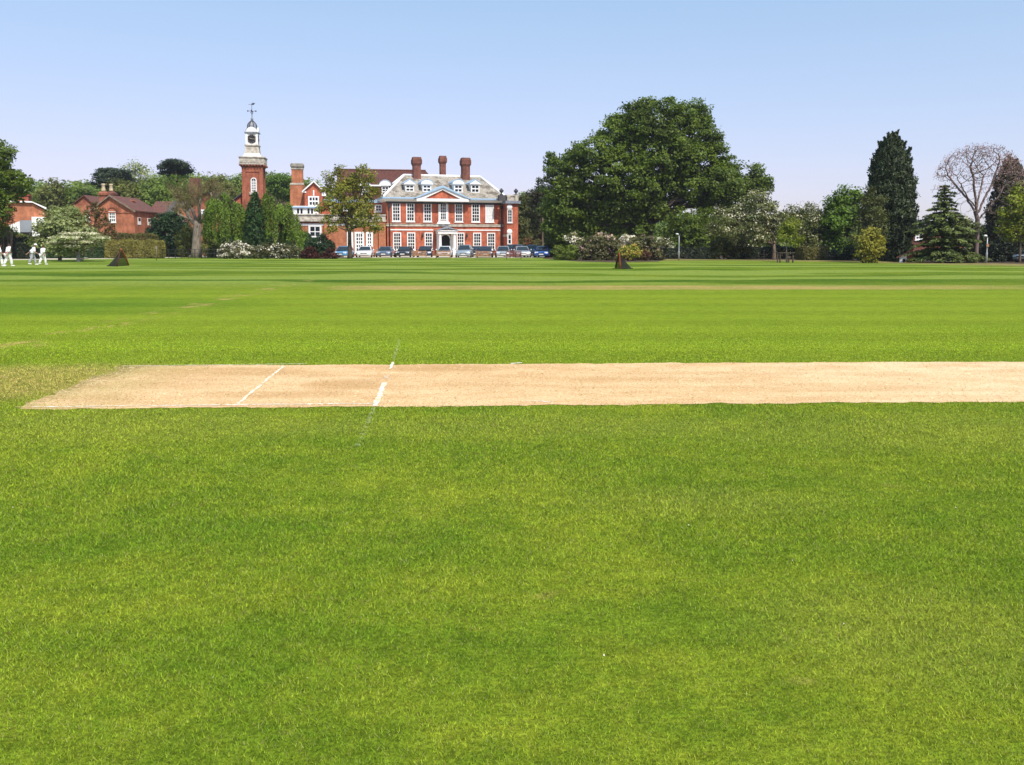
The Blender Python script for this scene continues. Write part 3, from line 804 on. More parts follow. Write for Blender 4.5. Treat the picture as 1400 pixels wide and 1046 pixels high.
# pediment
vp = -1.15
pu0, pu1, pa = fa.U(569.5, vp, 272), fa.U(641, vp, 272), fa.U(605.5, vp, 255)
pz0 = zc+.05; pza = fa.Z(605, 253.4, vp); pzb = fa.Z(605, 272.2, vp)
mb = MB(); mb.prism_y([(pu0+.9,pz0+.45),(pu1-.9,pz0+.45),(pa,pza-.75)], vp+.28, -.62)
mb.build('tympanum', M['brick'], house)
mb = MB(); mb.box(pu0, pu1, vp-.02, -.62, pz0, pz0+.40)
for a, s_ in ((pu0, 1), (pu1, -1)):
    mb.prism_y([(a,pz0+.405),(a+s_*1.25,pz0+.405),(pa,pza-.66),(pa,pza-.34)][::s_], vp+.06, 2.6)
pedi = mb.build('pediment', M['white'], house)
mb = MB()
for a, s_ in ((pu0, 1), (pu1, -1)):
    mb.prism_y([(a-s_*.35,pz0+.42),(a+s_*.02,pz0+.42),(pa,pza-.335),(pa,pza)][::s_], vp-.12, 3.4)
mb.build('coping', M['blue'], pedi)
# dormers
for cx, pointed in ((560.2,1), (583.6,0), (626.6,0), (649.7,1)):
    v = .75; u = fa.U(cx, v, 258); hw = .66; zb = roofz(v)-.02; zh = fa.Z(cx, 252.2, v); zk = fa.Z(cx, 245.6, v)
    mb = MB(); mb.box(u-hw, u+hw, v, v+2.6, zb-.3, zh)
    d = mb.build('dormer', M['white'], house)
    mb = MB(); bars(mb, u-hw+.04, u+hw-.04, zb+.05, zh-.05, v-.05, v-.003, .13, 2, 2, .10); mb.build('window', M['white'], d)
    MB().box(u-hw+.12, u+hw-.12, v-.022, v-.010, zb+.12, zh-.12).build('pane', M['glass'], d)
    mb = MB(); k = hw+.22
    if pointed: poly = [(u-k,zh+.003),(u+k,zh+.003),(u+k,zh+.16),(u,zk),(u-k,zh+.16)]
    else: poly = [(u-k,zh+.003),(u+k,zh+.003)]+arc(u, zh+.12, k, zk-zh-.12, 0, 180, 10)
    mb.prism_y(poly, v-.22, v+2.9); mb.build('hood', M['white'], d)
    mb = MB()
    if pointed:
        for s_ in (1, -1): mb.prism_y([(u+s_*(k+.04),zh+.12),(u+s_*(k+.04),zh+.22),(u,zk+.1),(u,zk+.004)][::s_], v-.27, v+2.9)
    else:
        o_ = arc(u, zh+.125, k+.07, zk-zh-.04, 0, 180, 10); i_ = arc(u, zh+.125, k+.004, zk-zh-.116, 0, 180, 10)
        for a, b, c2, d2 in zip(o_, o_[1:], i_[1:], i_): mb.prism_y([a, b, c2, d2], v-.27, v+2.9)
    mb.build('hood_edge', M['blue'], d)
# windows: seven bays
UP = [(536.1,547.5),(555.4,566.8),(578.8,590.2),(601.7,610.3),(621.8,632.8),(644.5,655.9),(663.5,675.1)]
for i, (x0, x1) in enumerate(UP):
    u0, u1 = fa.U(x0), fa.U(x1); z0, z1 = fa.Z(605, 303.3), fa.Z(605, 278.0)
    if i == 3:
        z0 = fa.Z(605, 300.5)
        mb = MB(); a, b = fa.U(599.3), fa.U(612.8)
        mb.box(a, u0-.004, -.10, -.003, z0-.3, z1+.12); mb.box(u1+.004, b, -.10, -.003, z0-.3, z1+.12)
        mb.box(u0-.004, u1+.004, -.10, -.003, z0-.3, z0-.12); mb.box(u0-.004, u1+.004, -.10, -.003, z1+.004, z1+.12)
        mb.frustum((a-.25,b+.25,-.24,-.004), (a-.1,b+.1,-.18,-.004), z0-.62, z0-.303)
        mb.build('window_surround', M['white'], house)
        MB().box(a-.05, b+.05, -.14, -.004, z0-.98, z0-.625).build('apron', M['blue'], house)
        window(house, u0, u1, z0, z1, -.02, 3, 5, .10, .06, sill=False)
    else:
        window(house, u0, u1, z0, z1, 0, 3, 5, .15, .06, pane=M['blind'] if i == 6 else None, label='sash window with white blinds drawn behind its panes' if i == 6 else None)
LOW = [(537.0,548.2),(556.3,567.5),(580.2,591.4),(624.1,634.8),(646.7,657.8),(665.8,676.9)]
for x0, x1 in LOW:
    window(house, fa.U(x0), fa.U(x1), fa.Z(605, 341.6), fa.Z(605, 318.0), 0, 3, 5, .15, .06)
# bands
zb = fa.Z(605, 308.4)
mb = MB(); mb.box(-.12, W+.1, -.14, -.003, zb-.14, zb+.14); mb.box(-.16, W+.14, -.2, -.003, zb+.143, zb+.22); mb.build('string_course', M['stone'], house)
z_ = fa.Z(605, 314.6)
for a, b in ((533.5,592), (624,684)): MB().box(fa.U(a), fa.U(b), -.05, -.003, z_-.07, z_+.1).build('lintel_band', M['white'], house)
MB().box(-.04, W, -.16, -.003, 0, .55).build('plinth', M['brick_dark'], house)
# drainpipes
for x_ in (532.3, 685):
    u = fa.U(x_); mb = MB(); mb.tube([(u,-.22,.1),(u,-.22,zc-.5)], .085, 8); mb.box(u-.2, u+.2, -.34, -.103, zc-.9, zc-.45)
    mb.build('drainpipe', M['iron'], house)
# porch
a, b = fa.U(596.2), fa.U(620.8); vq = -1.7; zt2 = fa.Z(608, 317.6, vq); uc = (a+b)/2
zp = fa.Z(608, 309.7, vq)
mb = MB()
for u in (a+.28, b-.28):
    mb.lathe([(.30,0),(.30,.18),(.24,.22),(.235,zt2*.4),(.20,zt2-.5),(.20,zt2-.34),(.27,zt2-.3),(.27,zt2-.22)], 14, (u, vq+.3))
    mb.box(u-.24, u+.24, -.35, -.004, 0, zt2-.22)
porch = mb.build('porch', M['white'], house)
mb = MB(); mb.box(a-.08, b+.08, vq-.02, -.004, zt2-.218, zt2+.16); mb.box(a-.2, b+.2, vq-.14, -.004, zt2+.163, zt2+.28); mb.build('entablature', M['white'], porch)
MB().prism_y([(a+.1,zt2+.285),(b-.1,zt2+.285),(uc,zp-.25)], vq+.1, -.01).build('gable', M['stone'], porch)
mb = MB()
for x0, s_ in ((a-.3, 1), (b+.3, -1)): mb.prism_y([(x0,zt2+.285),(x0+s_*.35,zt2+.285),(uc,zp-.24),(uc,zp)][::s_], vq-.2, -.006)
mb.build('porch_roof', M['lead'], porch)
MB().box(a-.3, b+.3, vq-.5, -.005, 0, .12).build('step', M['stone'], porch)
# doorway: white arch with a dark opening
dw = fa.U(614.0)-fa.U(601.5); zd = fa.Z(608, 321.2); hw = dw/2
op = [(uc-hw,.16),(uc+hw,.16)]+arc(uc, zd-hw, hw, hw, 0, 180, 14)
door = MB().prism_y(op, -.05, -.005).build('door', M['dark'], house)
mb = MB(); o_ = [(uc+hw+.22,.16)]+arc(uc, zd-hw, hw+.22, hw+.22, 0, 180, 14)+[(uc-hw-.22,.16)]; i_ = [(uc+hw+.003,.16)]+arc(uc, zd-hw, hw+.003, hw+.003, 0, 180, 14)+[(uc-hw-.003,.16)]
for q in zip(o_, o_[1:], i_[1:], i_): mb.prism_y(list(q), -.14, -.004)
mb.build('door_frame', M['white'], door)
for u in (fa.U(577), fa.U(637.5)):
    MB().box(u-.06, u+.06, -.3, -.004, 3.3, 3.36).lathe([(.05,2.7),(.16,2.85),(.16,3.15),(.04,3.303)], 8, (u,-.28)).build('wall_lantern', M['iron'], house)
# projecting right wing
vw = -2.0; a, b = fa.U(693, vw), fa.U(708.4, vw); zw = fa.Z(700, 278.5, vw); zpp = fa.Z(700, 266.8, vw)
MB().box(a, b, vw, D-1, 0, zw).build('wing_wall', M['brick'], house)
MB().box(a-.3, b+.3, vw-.35, D-.7, zw+.003, zw+.42).build('wing_cornice', M['lead'], house)
mb = MB(); mb.box(a, b, vw-.02, D-1.02, zw+.423, zpp-.18); mb.box(a-.08, b+.08, vw-.12, D-.95, zpp-.177, zpp)
for u in (a+.02, b-.5): mb.box(u, u+.48, vw-.18, vw-.121, zw+.44, zpp+.05)
par = mb.build('parapet', M['stone'], house)
for px_ in (685.6, 705.5):
    u = fa.U(px_, vw+.3, 262); mb = MB()
    mb.lathe([(.24,zpp+.003),(.24,zpp+.12),(.10,zpp+.2),(.12,zpp+.32),(.30,zpp+.5),(.36,zpp+.72),(.24,zpp+.76),(.12,zpp+.95),(.03,zpp+1.0)], 12, (u, vw+.32))
    if px_ < 690: mb.box(u-.5, a-.085, vw+.05, vw+.6, zw+.43, zpp)
    mb.build('urn', M['slate'], house)
window(house, fa.U(692.8+.8,vw), fa.U(700.3,vw), fa.Z(697,304.3,vw), fa.Z(697,286.5,vw), vw, 2, 4, .10, .05)
window(house, fa.U(692.6+1,vw), fa.U(699.6,vw), fa.Z(697,334.5,vw), fa.Z(697,320,vw), vw, 1, 2, .16, .06)
for py in (283.2, 317):
    u, z = fa.uz(696.6, py, vw); MB().lathe([(.36,vw-.12),(.42,vw-.06),(.42,vw-.003)], 16, (u, z), axis='y').build('roundel', M['white'], house)
MB().box(a-.06, fa.U(692.7+1,vw), vw-.08, -.01, fa.Z(690,323.4,vw), fa.Z(690,320.6,vw)).build('stone_band', M['stone'], house)

# ---- the middle range between tower and mansion ------------------------------------------
fb = Fac(386, 121.5, 9)
mid = thing('brick_range', 'low brick range with stone parapet, steep brown roof and tall chimney left of the mansion', 'building', fb.p, fb.a)
W2 = fb.U(527.2); zs = fb.Z(460, 303); zp1 = fb.Z(460, 293)
MB().box(0, W2, 0, 6.8, 0, zs).build('wall', M['brick_orange'], mid)
mb = MB(); mb.box(-.3, W2+.1, -.4, 6.9, zs+.003, zs+.3); mb.box(-.05, W2, -.06, 6.8, zs+.303, zp1-.15); mb.box(-.15, W2+.06, -.18, 6.84, zp1-.147, zp1)
mb.build('parapet', M['stone'], mid)
MB().box(-.06, W2-.05, -.08, -.003, fb.Z(460,308.5), fb.Z(460,305.8)).build('string_course', M['white'], mid)
for x0, x1, y0, y1, cl, rw in ((421.5,439.5,333,307.5,2,3), (474,482.5,346,317,2,5), (484.5,497.5,346,317,3,5), (500,509.5,346,317,2,5)):
    window(mid, fb.U(x0), fb.U(x1), fb.Z(460,y0), fb.Z(460,y1), 0, cl, rw, .26, .12)
for x0, x1 in ((517.5,527), (393,399), (443,447)): MB().box(fb.U(x0), fb.U(x1), -.3, -.003, 0, zs).build('pier', M['brick_orange'], mid)
# roof-top conservatory strip
v = 1.2; a, b = fb.U(388,v,287), fb.U(436,v,287); z0 = zp1-.3; z1 = fb.Z(410,284.2,v)
mb = MB(); mb.box(a+.15, b-.15, v, v+3.2, z0, z1-.02)
lan = mb.build('roof_lantern', M['white'], mid)
n = 9
for i in range(n):
    u0 = a+.25+(b-a-.5)*i/n
    if i % 3 != 2: MB().box(u0+.12, u0+(b-a-.5)/n-.08, v-.03, v-.004, z0+.42, z1-.12).build('pane', M['glass'], lan)
mb = MB(); mb.box(a, b, v-.25, v+3.4, z1, z1+.18); mb.build('fascia', M['blue'], lan)
mb = MB(); mb.frustum((a,b,v-.25,v+3.4),(a+.2,b-.2,v+.6,v+2.6), z1+.183, fb.Z(410,281.3,v)); mb.build('canopy', M['white'], lan)
# upper storey
v2 = 6.8; u0, u1 = fb.U(437,v2), fb.U(527,v2); zu = fb.Z(480,277,v2)
MB().box(u0, u1, v2, v2+9, 0, zu).build('upper_wall', M['brick'], mid)
MB().box(u0-.2, u1, v2-.45, v2-.003, zu-.02, zu+.45).build('cornice', M['blue'], mid)
for x0, x1, y0, y1 in ((512.6,522.5,289.5,279.5),(494,502.5,288,279),(469,477,288,279),(451,459,288,279)):
    window(mid, fb.U(x0,v2), fb.U(x1,v2), fb.Z(480,y0,v2), fb.Z(480,y1,v2), v2, 2, 2, .2, .09)
# steep roof
vr2 = v2+5.2; zr2 = fb.Z(500,232.4,vr2); a, b = fb.U(462,vr2,232), fb.U(582,vr2,232)
ze2 = zu+.45
mb = MB(); mb.add([(u0+2.2,v2-.3,ze2),(b+3.5,v2-.3,ze2),(b+3.5,v2+11,ze2),(u0+2.2,v2+11,ze2),(a,vr2,zr2),(b,vr2,zr2)], [(0,1,5,4),(1,2,5),(2,3,4,5),(3,0,4),(0,3,2,1)])
rf2 = mb.build('roof', M['tile_roof'], mid)
MB().tube([(a,vr2,zr2+.02),(b,vr2,zr2+.02)], .14, 6).build('ridge', M['tile_brown'], rf2)
for cx, y0, yh, yk in ((499,268,254.5,249.5),(526.8,268,254,246.6)):
    v = v2+.45; u = fb.U(cx,v,260); hw = .58; zb_, zh, zk = fb.Z(cx,y0,v), fb.Z(cx,yh,v), fb.Z(cx,yk,v)
    d = MB().box(u-hw, u+hw, v, v+3.2, zb_-.5, zh).build('dormer', M['white'], mid)
    mb = MB(); bars(mb, u-hw+.05, u+hw-.05, zb_+.15, zh-.08, v-.05, v-.003, .12, 2, 3, .09); mb.build('window', M['white'], d)
    MB().box(u-hw+.12, u+hw-.12, v-.022, v-.010, zb_+.2, zh-.14).build('pane', M['glass'], d)
    k = hw+.25; MB().prism_y([(u-k,zh+.003),(u+k,zh+.003)]+arc(u, zh+.1, k, zk-zh-.1, 0, 180, 10), v-.22, v+3.4).build('hood', M['white'], d)
    o_ = arc(u, zh+.1, k+.08, zk-zh-.02, 0, 180, 10); i_ = arc(u, zh+.1, k+.004, zk-zh-.097, 0, 180, 10); mb = MB()
    for q in zip(o_, o_[1:], i_[1:], i_): mb.prism_y(list(q), v-.27, v+3.4)
    mb.build('hood_edge', M['blue'], d)
mb = MB(); mb.box(fb.U(505,v2+.2), fb.U(521,v2+.2), v2+.1, v2+2, ze2+.01, fb.Z(513,254.6,v2)); mb.build('tile_hung_wall', M['tile_roof'], mid)
MB().box(fb.U(504,v2+.2), fb.U(521.5,v2+.2), v2-.02, v2+2.05, fb.Z(513,254.6,v2)+.003, fb.Z(513,252.6,v2)).build('flat_roof_edge', M['white'], mid)
# gabled bay
vg = 5.6; a, b = fb.U(417,vg), fb.U(441.5,vg); um = fb.U(430,vg); za = fb.Z(430,248.8,vg); zeg = fb.Z(430,259.5,vg)
MB().prism_y([(a,0),(b,0),(b,zeg),(um,za),(a,zeg)], vg, vg+8).build('gable_wall', M['brick'], mid)
mb = MB(); gable_roof(mb, a, b, vg, vg+8, zeg, za, .3, .16, um=um); mb.build('gable_roof', M['tile_brown'], mid)
mb = MB()
for s_, q in ((1, a-.32), (-1, b+.32)): mb.prism_y([(q,zeg-.42),(q,zeg-.2),(um,za+.19),(um,za-.05)][::-s_], vg-.36, vg-.305)
mb.box(a-.35, a+.25, vg-.1, vg-.004, zeg-.45, zeg-.2); mb.box(b-.1, b+.5, vg-.1, vg-.004, zeg-.9, zeg-.2)
mb.build('bargeboard', M['white'], mid)
window(mid, fb.U(421.8,vg), fb.U(436.8,vg), fb.Z(430,282,vg), fb.Z(430,268.2,vg), vg, 3, 2, .2, .12)
MB().box(fb.U(428.6,vg), fb.U(430.4,vg), vg-.06, vg-.004, fb.Z(430,267.6,vg), fb.Z(430,260,vg)).build('pilaster', M['white'], mid)
# great chimney
vc = 7.5; a, b = fb.U(397.3,vc), fb.U(417,vc); a2, b2 = fb.U(399.6,vc), fb.U(414.8,vc); Zc = lambda y: fb.Z(407,y,vc)
mb = MB(); mb.box(a, b, vc, vc+1.5, 0, Zc(253)); mb.frustum((a,b,vc,vc+1.5),(a2,b2,vc+.12,vc+1.4), Zc(253)+.003, Zc(250.4))
mb.box(a2, b2, vc+.12, vc+1.4, Zc(250.4)+.003, Zc(230)); ch = mb.build('chimney', M['brick_orange'], mid)
MB().box(a+.05, b-.05, vc-.06, vc-.003, Zc(252.6), Zc(250.2)).build('stone_band', M['stone'], ch); MB().box(a2-.08, b2+.08, vc+.04, vc+1.48, Zc(231.4), Zc(230.2)).build('stone_band', M['stone'], ch)
mb = MB(); mb.frustum((a2,b2,vc+.12,vc+1.4),(a2-.15,b2+.15,vc-.03,vc+1.55), Zc(230.2)+.003, Zc(227.5)); mb.box(a2-.15, b2+.15, vc-.03, vc+1.55, Zc(227.5)+.003, Zc(224.5)); mb.box(a2-.05,b2+.05,vc+.07,vc+1.45,Zc(224.5)+.003,Zc(223.2)); mb.build('chimney_cap', M['stone_dark'], ch)

# ---- clock tower ---------------------------------------------------------------------------
ft = Fac(333.6, 146, 9)
tow = thing('clock_tower', 'tall red brick clock tower with white lantern, lead dome and weathervane', 'clock tower', ft.p, ft.a)
u1 = ft.U(360.0); um = u1/2; zk = ft.Z(348, 229.3)
C_ = lambda y, v=0: ft.Z(348, y, v)
h = u1/2
MB().box(0, u1, 0, u1, 0, zk).build('shaft', M['brick_tower'], tow)
mb = MB()
for q in (-.04, u1-.55): mb.box(q, q+.6, -.12, -.003, 0, zk)
mb.box(.57, u1-.56, -.10, -.003, zk-.7, zk); mb.box(u1+.003, u1+.1, -.1, .45, 0, zk); mb.box(u1+.003, u1+.1, u1-.5, u1+.1, 0, zk)
mb.build('pilaster', M['brick_tower'], tow)
s4 = lambda e_: (-e_, u1+e_, -e_, u1+e_)
mb = MB(); mb.frustum(s4(.10), s4(.42), zk+.003, C_(225.2))
for i in range(9):
    q = -.3+(u1+.6)*i/8
    mb.box(q-.1, q+.1, -.52, -.2, C_(227.2), C_(225.3)); mb.box(u1+.2, u1+.52, q-.1, q+.1, C_(227.2), C_(225.3))
mb.build('corbel', M['brick_dark'], tow)
mb = MB(); mb.box(*s4(.46), C_(225.2)+.003, C_(224)); mb.box(*s4(.37), C_(224)+.003, C_(215.8)); mb.box(*s4(.50), C_(215.8)+.003, C_(214.3))
for i in range(7):
    q = -.3+(u1+.6)*(i+.5)/7
    mb.box(q-.16, q+.16, -.43, -.373, C_(222.5), C_(217.5)); mb.box(u1+.373, u1+.43, q-.16, q+.16, C_(222.5), C_(217.5))
mb.build('parapet', M['stone'], tow)
e1 = (ft.U(334.6,.6), ft.U(359.4,.6)); e2 = (ft.U(336.4,.8), ft.U(357.6,.8)); e3 = (ft.U(338.3,.9), ft.U(355.6,.9))
def sq(e_): 
    w_ = (e_[1]-e_[0])/2; c_ = (e_[0]+e_[1])/2; return (c_-w_, c_+w_, h-w_, h+w_)
mb = MB(); mb.box(*sq(e1), C_(214.3)+.003, C_(212)); mb.box(*sq(e2), C_(212)+.003, C_(209.3)); mb.build('stone_steps', M['white'], tow)
mb = MB(); mb.frustum(sq((e2[0]+.1,e2[1]-.1)), sq(e3), C_(209.3)+.003, C_(198.8)); mb.box(*sq((e3[0]-.15,e3[1]+.15)), C_(198.8)+.003, C_(197.3)); mb.build('sloped_base', M['stone'], tow)
S = sq((ft.U(339.0,.9), ft.U(354.9,.9))); cu = (S[0]+S[1])/2
lan = MB().box(*S, C_(197.3)+.003, C_(181.2)).build('lantern', M['white'], tow)
for q in ((S[0]-.06,S[0]+.3),(S[1]-.3,S[1]+.06)): MB().box(q[0], q[1], S[2]-.08, S[2]-.003, C_(197), C_(181.4)).build('pilaster', M['white'], lan)
mb = MB(); S2 = (S[0]-.22,S[1]+.22,S[2]-.22,S[3]+.22); mb.box(*S2, C_(181.2)+.003, C_(179.6)); cor = mb.build('lantern_cornice', M['lead'], tow)
w_ = (S[1]-S[0])/2
mb = MB(); mb.prism_y([(cu-w_-.1,C_(179.5)),(cu+w_+.1,C_(179.5))]+arc(cu, C_(179.4), w_*.92, C_(172.8)-C_(179.4), 8, 172, 12), S[2]-.16, S[2]+.25)
cv = (S[2]+S[3])/2
b0 = len(mb.v); mb.prism_x([(cv-w_-.1,C_(179.48)),(cv+w_+.1,C_(179.48))]+arc(cv, C_(179.4), w_*.92, C_(172.8)-C_(179.4), 8, 172, 12), S[1]-.1, S[1]+.14)
mb.build('arched_pediment', M['white'], tow)
prof = [(w_*1.12,C_(179.3)),(w_*1.02,C_(177)),(w_*.86,C_(174.5)),(w_*.80,C_(172.5)),(w_*.80,C_(170.5)),(w_*.70,C_(168.2)),(w_*.50,C_(166.3)),(w_*.3,C_(164.6)),(.12,C_(163.4))]
dm = MB().lathe(prof, 8, (cu,cv), smooth=False, phase=math.pi/8).build('dome', M['lead'], tow)
mb = MB()
for k in range(8):
    a = 2*math.pi*k/8+math.pi/8
    mb.tube([(cu+r_*1.02*math.cos(a), cv+r_*1.02*math.sin(a), z_+.02) for r_, z_ in prof], .09, 5)
mb.build('rib', M['slate'], dm)
# clock face on two sides
for side in ('front', 'right'):
    z = C_(189.3); rr = .74
    if side == 'front': cc, y0, ax = (cu, z), S[2]-.07, 'y'
    else: cc, y0, ax = (cv, z), S[1]+.003, 'x'
    ck = MB().lathe([(rr,y0),(rr,y0+.065)], 28, cc, False, ax).build('clock_face', M['clock_black'], tow)
    mb = MB()
    def pt(a, r_, off):
        if ax == 'y': return (cc[0]+r_*math.sin(a), y0-off, cc[1]+r_*math.cos(a))
        return (y0+.065+off, cc[0]+r_*math.sin(a), cc[1]+r_*math.cos(a))
    for k in range(12):
        a = math.pi*k/6; mb.tube([pt(a, rr*.76, .012), pt(a, rr*.93, .012)], .035, 4)
    mb.build('numeral', M['gilt'], ck)
    mb = MB(); mb.tube([pt(R(-70),-.1,.03), pt(R(-70),rr*.55,.03)], .045, 4); mb.tube([pt(R(95),-.1,.04), pt(R(95),rr*.8,.04)], .035, 4); mb.build('hand', M['gilt'], ck)
# finial and weathervane
zf = C_(163.4); mb = MB(); mb.lathe([(.14,zf-.1),(.10,zf+.1),(.26,zf+.28),(.16,zf+.45),(.07,zf+.6)], 10, (cu,cv)); mb.build('finial', M['lead'], tow)
mb = MB(); zv = C_(139.5); za_ = C_(150)
mb.tube([(cu,cv,zf+.5),(cu,cv,zv+.1)], [.06,.03], 6)
for dx, dy in ((.62,0),(0,.62)):
    mb.tube([(cu-dx,cv-dy,za_),(cu+dx,cv+dy,za_)], .035, 6)
for dx, dy in ((.66,0),(-.66,0),(0,.66),(0,-.66)): mb.box(cu+dx-.09, cu+dx+.09, cv+dy-.03, cv+dy+.03, za_-.12, za_+.12)
for a in range(4):
    A_a = a*math.pi/2+math.pi/4; mb.tube([(cu+.06*math.cos(A_a),cv+.06*math.sin(A_a),za_-.5),(cu+.3*math.cos(A_a),cv+.3*math.sin(A_a),za_-.25),(cu+.05*math.cos(A_a),cv+.05*math.sin(A_a),za_-.05)], .025, 5)
mb.tube([(cu-.55,cv,zv-.15),(cu+.1,cv,zv-.12)], .03, 5)
mb.prism_y([(cu-.1,zv-.3),(cu+.35,zv-.2),(cu+.6,zv+.12),(cu+.35,zv+.02),(cu+.25,zv+.2),(cu+.05,zv-.05)], cv-.03, cv+.03)
mb.build('weathervane', M['iron'], tow)
# arched louvre window
a, b = ft.U(344.8), ft.U(351.4); c_ = (a+b)/2; q = (b-a)/2; z0, z1 = C_(262.5), C_(243.6)
poly = [(a,z0),(b,z0)]+arc(c_, z1-q, q, q, 0, 180, 10)
win = MB().prism_y(poly, -.05, -.004).build('window', M['dark'], tow)
mb = MB()
o_ = [(b+.1,z0)]+arc(c_, z1-q, q+.1, q+.1, 0, 180, 10)+[(a-.1,z0)]; i_ = [(b-.06,z0)]+arc(c_, z1-q, q-.06, q-.06, 0, 180, 10)+[(a+.06,z0)]
for k in zip(o_, o_[1:], i_[1:], i_): mb.prism_y(list(k), -.10, -.053)
n = 7
for i in range(n):
    zz = z0+(z1-q-z0)*(i+.5)/n; mb.box(a+.06, b-.06, -.085, -.053, zz-.07, zz+.07)
mb.box(c_-.03, c_+.03, -.095, -.088, z0, z1-.1)
mb.build('louvre', M['white'], win)
MB().box(a-.35, b+.35, -.2, -.124, z0-.45, z0-.01).build('sill', M['stone'], win)
# low wings against the tower
a = ft.U(313,1.0); zl = ft.Z(325,281,1.0)
MB().prism_y([(a,0),(-.05,0),(-.05,ft.Z(333,264.5,1)),(a,zl)], 1.0, 5.0).build('side_wing', M['brick'], tow)
MB().prism_y([(a-.5,zl-.2),(a-.5,zl),(-.055,ft.Z(333,262.6,1)),(-.055,ft.Z(333,264.3,1))][::-1], .6, 5.3).build('side_roof', M['slate'], tow)
a, b = u1+.12, ft.U(393,.6)
MB().box(a, b, .6, 7, 0, ft.Z(378,283.5,.6)).build('rear_wing', M['brick_dark'], tow)
MB().prism_x([(.2,ft.Z(378,284.5,.6)),(7.2,ft.Z(378,284.5,.6)),(3.7,ft.Z(378,276.8,3.7))], a, b+.2).build('rear_roof', M['tile_brown'], tow)

# ---- cottages on the left -----------------------------------------------------------------
fh = Fac(127.5, 133, 0)
cot = thing('brick_cottage', 'red brick gabled house with arched white window and two pale chimney pots', 'house', fh.p, fh.a)
W3 = fh.U(183.5); um = fh.U(152); za = fh.Z(152,268.3); zl, zrr = fh.Z(128,285), fh.Z(184,290)
zl = zrr = (zl+zrr)/2; d3 = 9.5
MB().prism_y([(0,0),(W3,0),(W3,zrr),(um,za),(0,zl)], 0, d3).build('wall', M['brick_cottage'], cot)
mb = MB(); gable_roof(mb, 0, W3, 0, d3, zl, za, .3, .16, um=um); rf = mb.build('roof', M['tile_brown'], cot)
mb = MB()
for s_, q in ((1,-.34),(-1,W3+.34)): mb.prism_y([(q,zl-.34),(q,zl-.12),(um,za+.19),(um,za-.04)][::-s_], -.4, -.305)
mb.build('bargeboard', M['wood_grey'], rf)
MB().box(-.05, W3+.05, -.08, -.003, fh.Z(150,291.5), fh.Z(150,289.8)).build('string_course', M['brick_dark'], cot)
a, b = fh.U(149), fh.U(158.5); z0, z1 = fh.Z(153,304), fh.Z(153,289.2)
window(cot, a, b, z0, z1, 0, 3, 3, .14, .09)
o_ = arc((a+b)/2, z1+.1, (b-a)/2+.35, .75, 0, 180, 10); i_ = arc((a+b)/2, z1+.1, (b-a)/2+.1, .5, 0, 180, 10); mb = MB()
for k in zip(o_, o_[1:], i_[1:], i_): mb.prism_y(list(k), -.12, -.084)
mb.build('window_arch', M['brick_dark'], cot)
mb = MB()      # windows of the right side wall
for v in (1.2, 4.8):
    mb.box(W3+.003, W3+.06, v, v+1.1, fh.Z(186,307), fh.Z(186,297))
mb.build('side_window', M['white'], cot)
mb = MB()
for v in (1.2, 4.8): mb.box(W3+.063, W3+.075, v+.15, v+.95, fh.Z(186,302), fh.Z(186,297.6))
mb.build('side_pane', M['glass'], cot)
for px_, v, kk in ((141.5,1.2,1), (152,5.5,0)):
    u = fh.U(px_, v, 260); s_ = .5 if kk else .62; z0 = fh.Z(px_,282,v); z1 = fh.Z(px_,262.5,v)
    mb = MB(); mb.box(u-s_, u+s_, v-.4, v+.45, z0, z1-.5); mb.box(u-s_-.14, u+s_+.14, v-.54, v+.59, z1-.497, z1-.2); mb.frustum((u-s_-.1,u+s_+.1,v-.5,v+.55),(u-.3,u+.3,v-.25,v+.3), z1-.197, z1+.12)
    ch = mb.build('chimney', M['brick_dark'] if kk else M['brick_chimney'], cot)
    mb = MB(); mb.lathe([(.36,z1+.123),(.3,z1+.3),(.24,z1+1.0),(.32,z1+1.1),(.28,z1+1.25)], 10, (u, v)); mb.build('chimney_pot', M['terracotta'], ch)
f5 = Fac(97, 141, 0); c5 = thing('brick_cottage', 'brick gable end peeping over the flowering tree left of the gabled house', 'house', f5.p, f5.a)
a, b = 0, f5.U(134); um = f5.U(117); za, zl_ = f5.Z(117,268), f5.Z(117,284)
MB().prism_y([(a,0),(b,0),(b,zl_),(um,za),(a,zl_)], 0, 8).build('wall', M['brick_cottage'], c5)
mb = MB(); gable_roof(mb, a, b, 0, 8, zl_, za, .3, .16, um=um); mb.build('roof', M['tile_brown'], c5)
window(c5, f5.U(117), f5.U(123), f5.Z(120,303), f5.Z(120,292), 0, 2, 2, .14, .09)
u = fh.U(178,5,276); MB().box(u-.8, u+.6, 4.6, 5.6, fh.Z(178,290,5), fh.Z(178,275.5,5)).frustum((u-.9,u+.7,4.5,5.7),(u-.7,u+.5,4.7,5.5), fh.Z(178,275.5,5)+.003, fh.Z(178,273.4,5)).build('chimney', M['brick_dark'], cot)
mb = MB(); mb.tube([(W3+.18,d3-.4,0),(W3+.18,d3-.4,zl-.3)], .07, 6); mb.box(W3+.02, W3+.5, d3-.9, d3, zl-.5, zl-.15); mb.build('gutter_hopper', M['white'], cot)

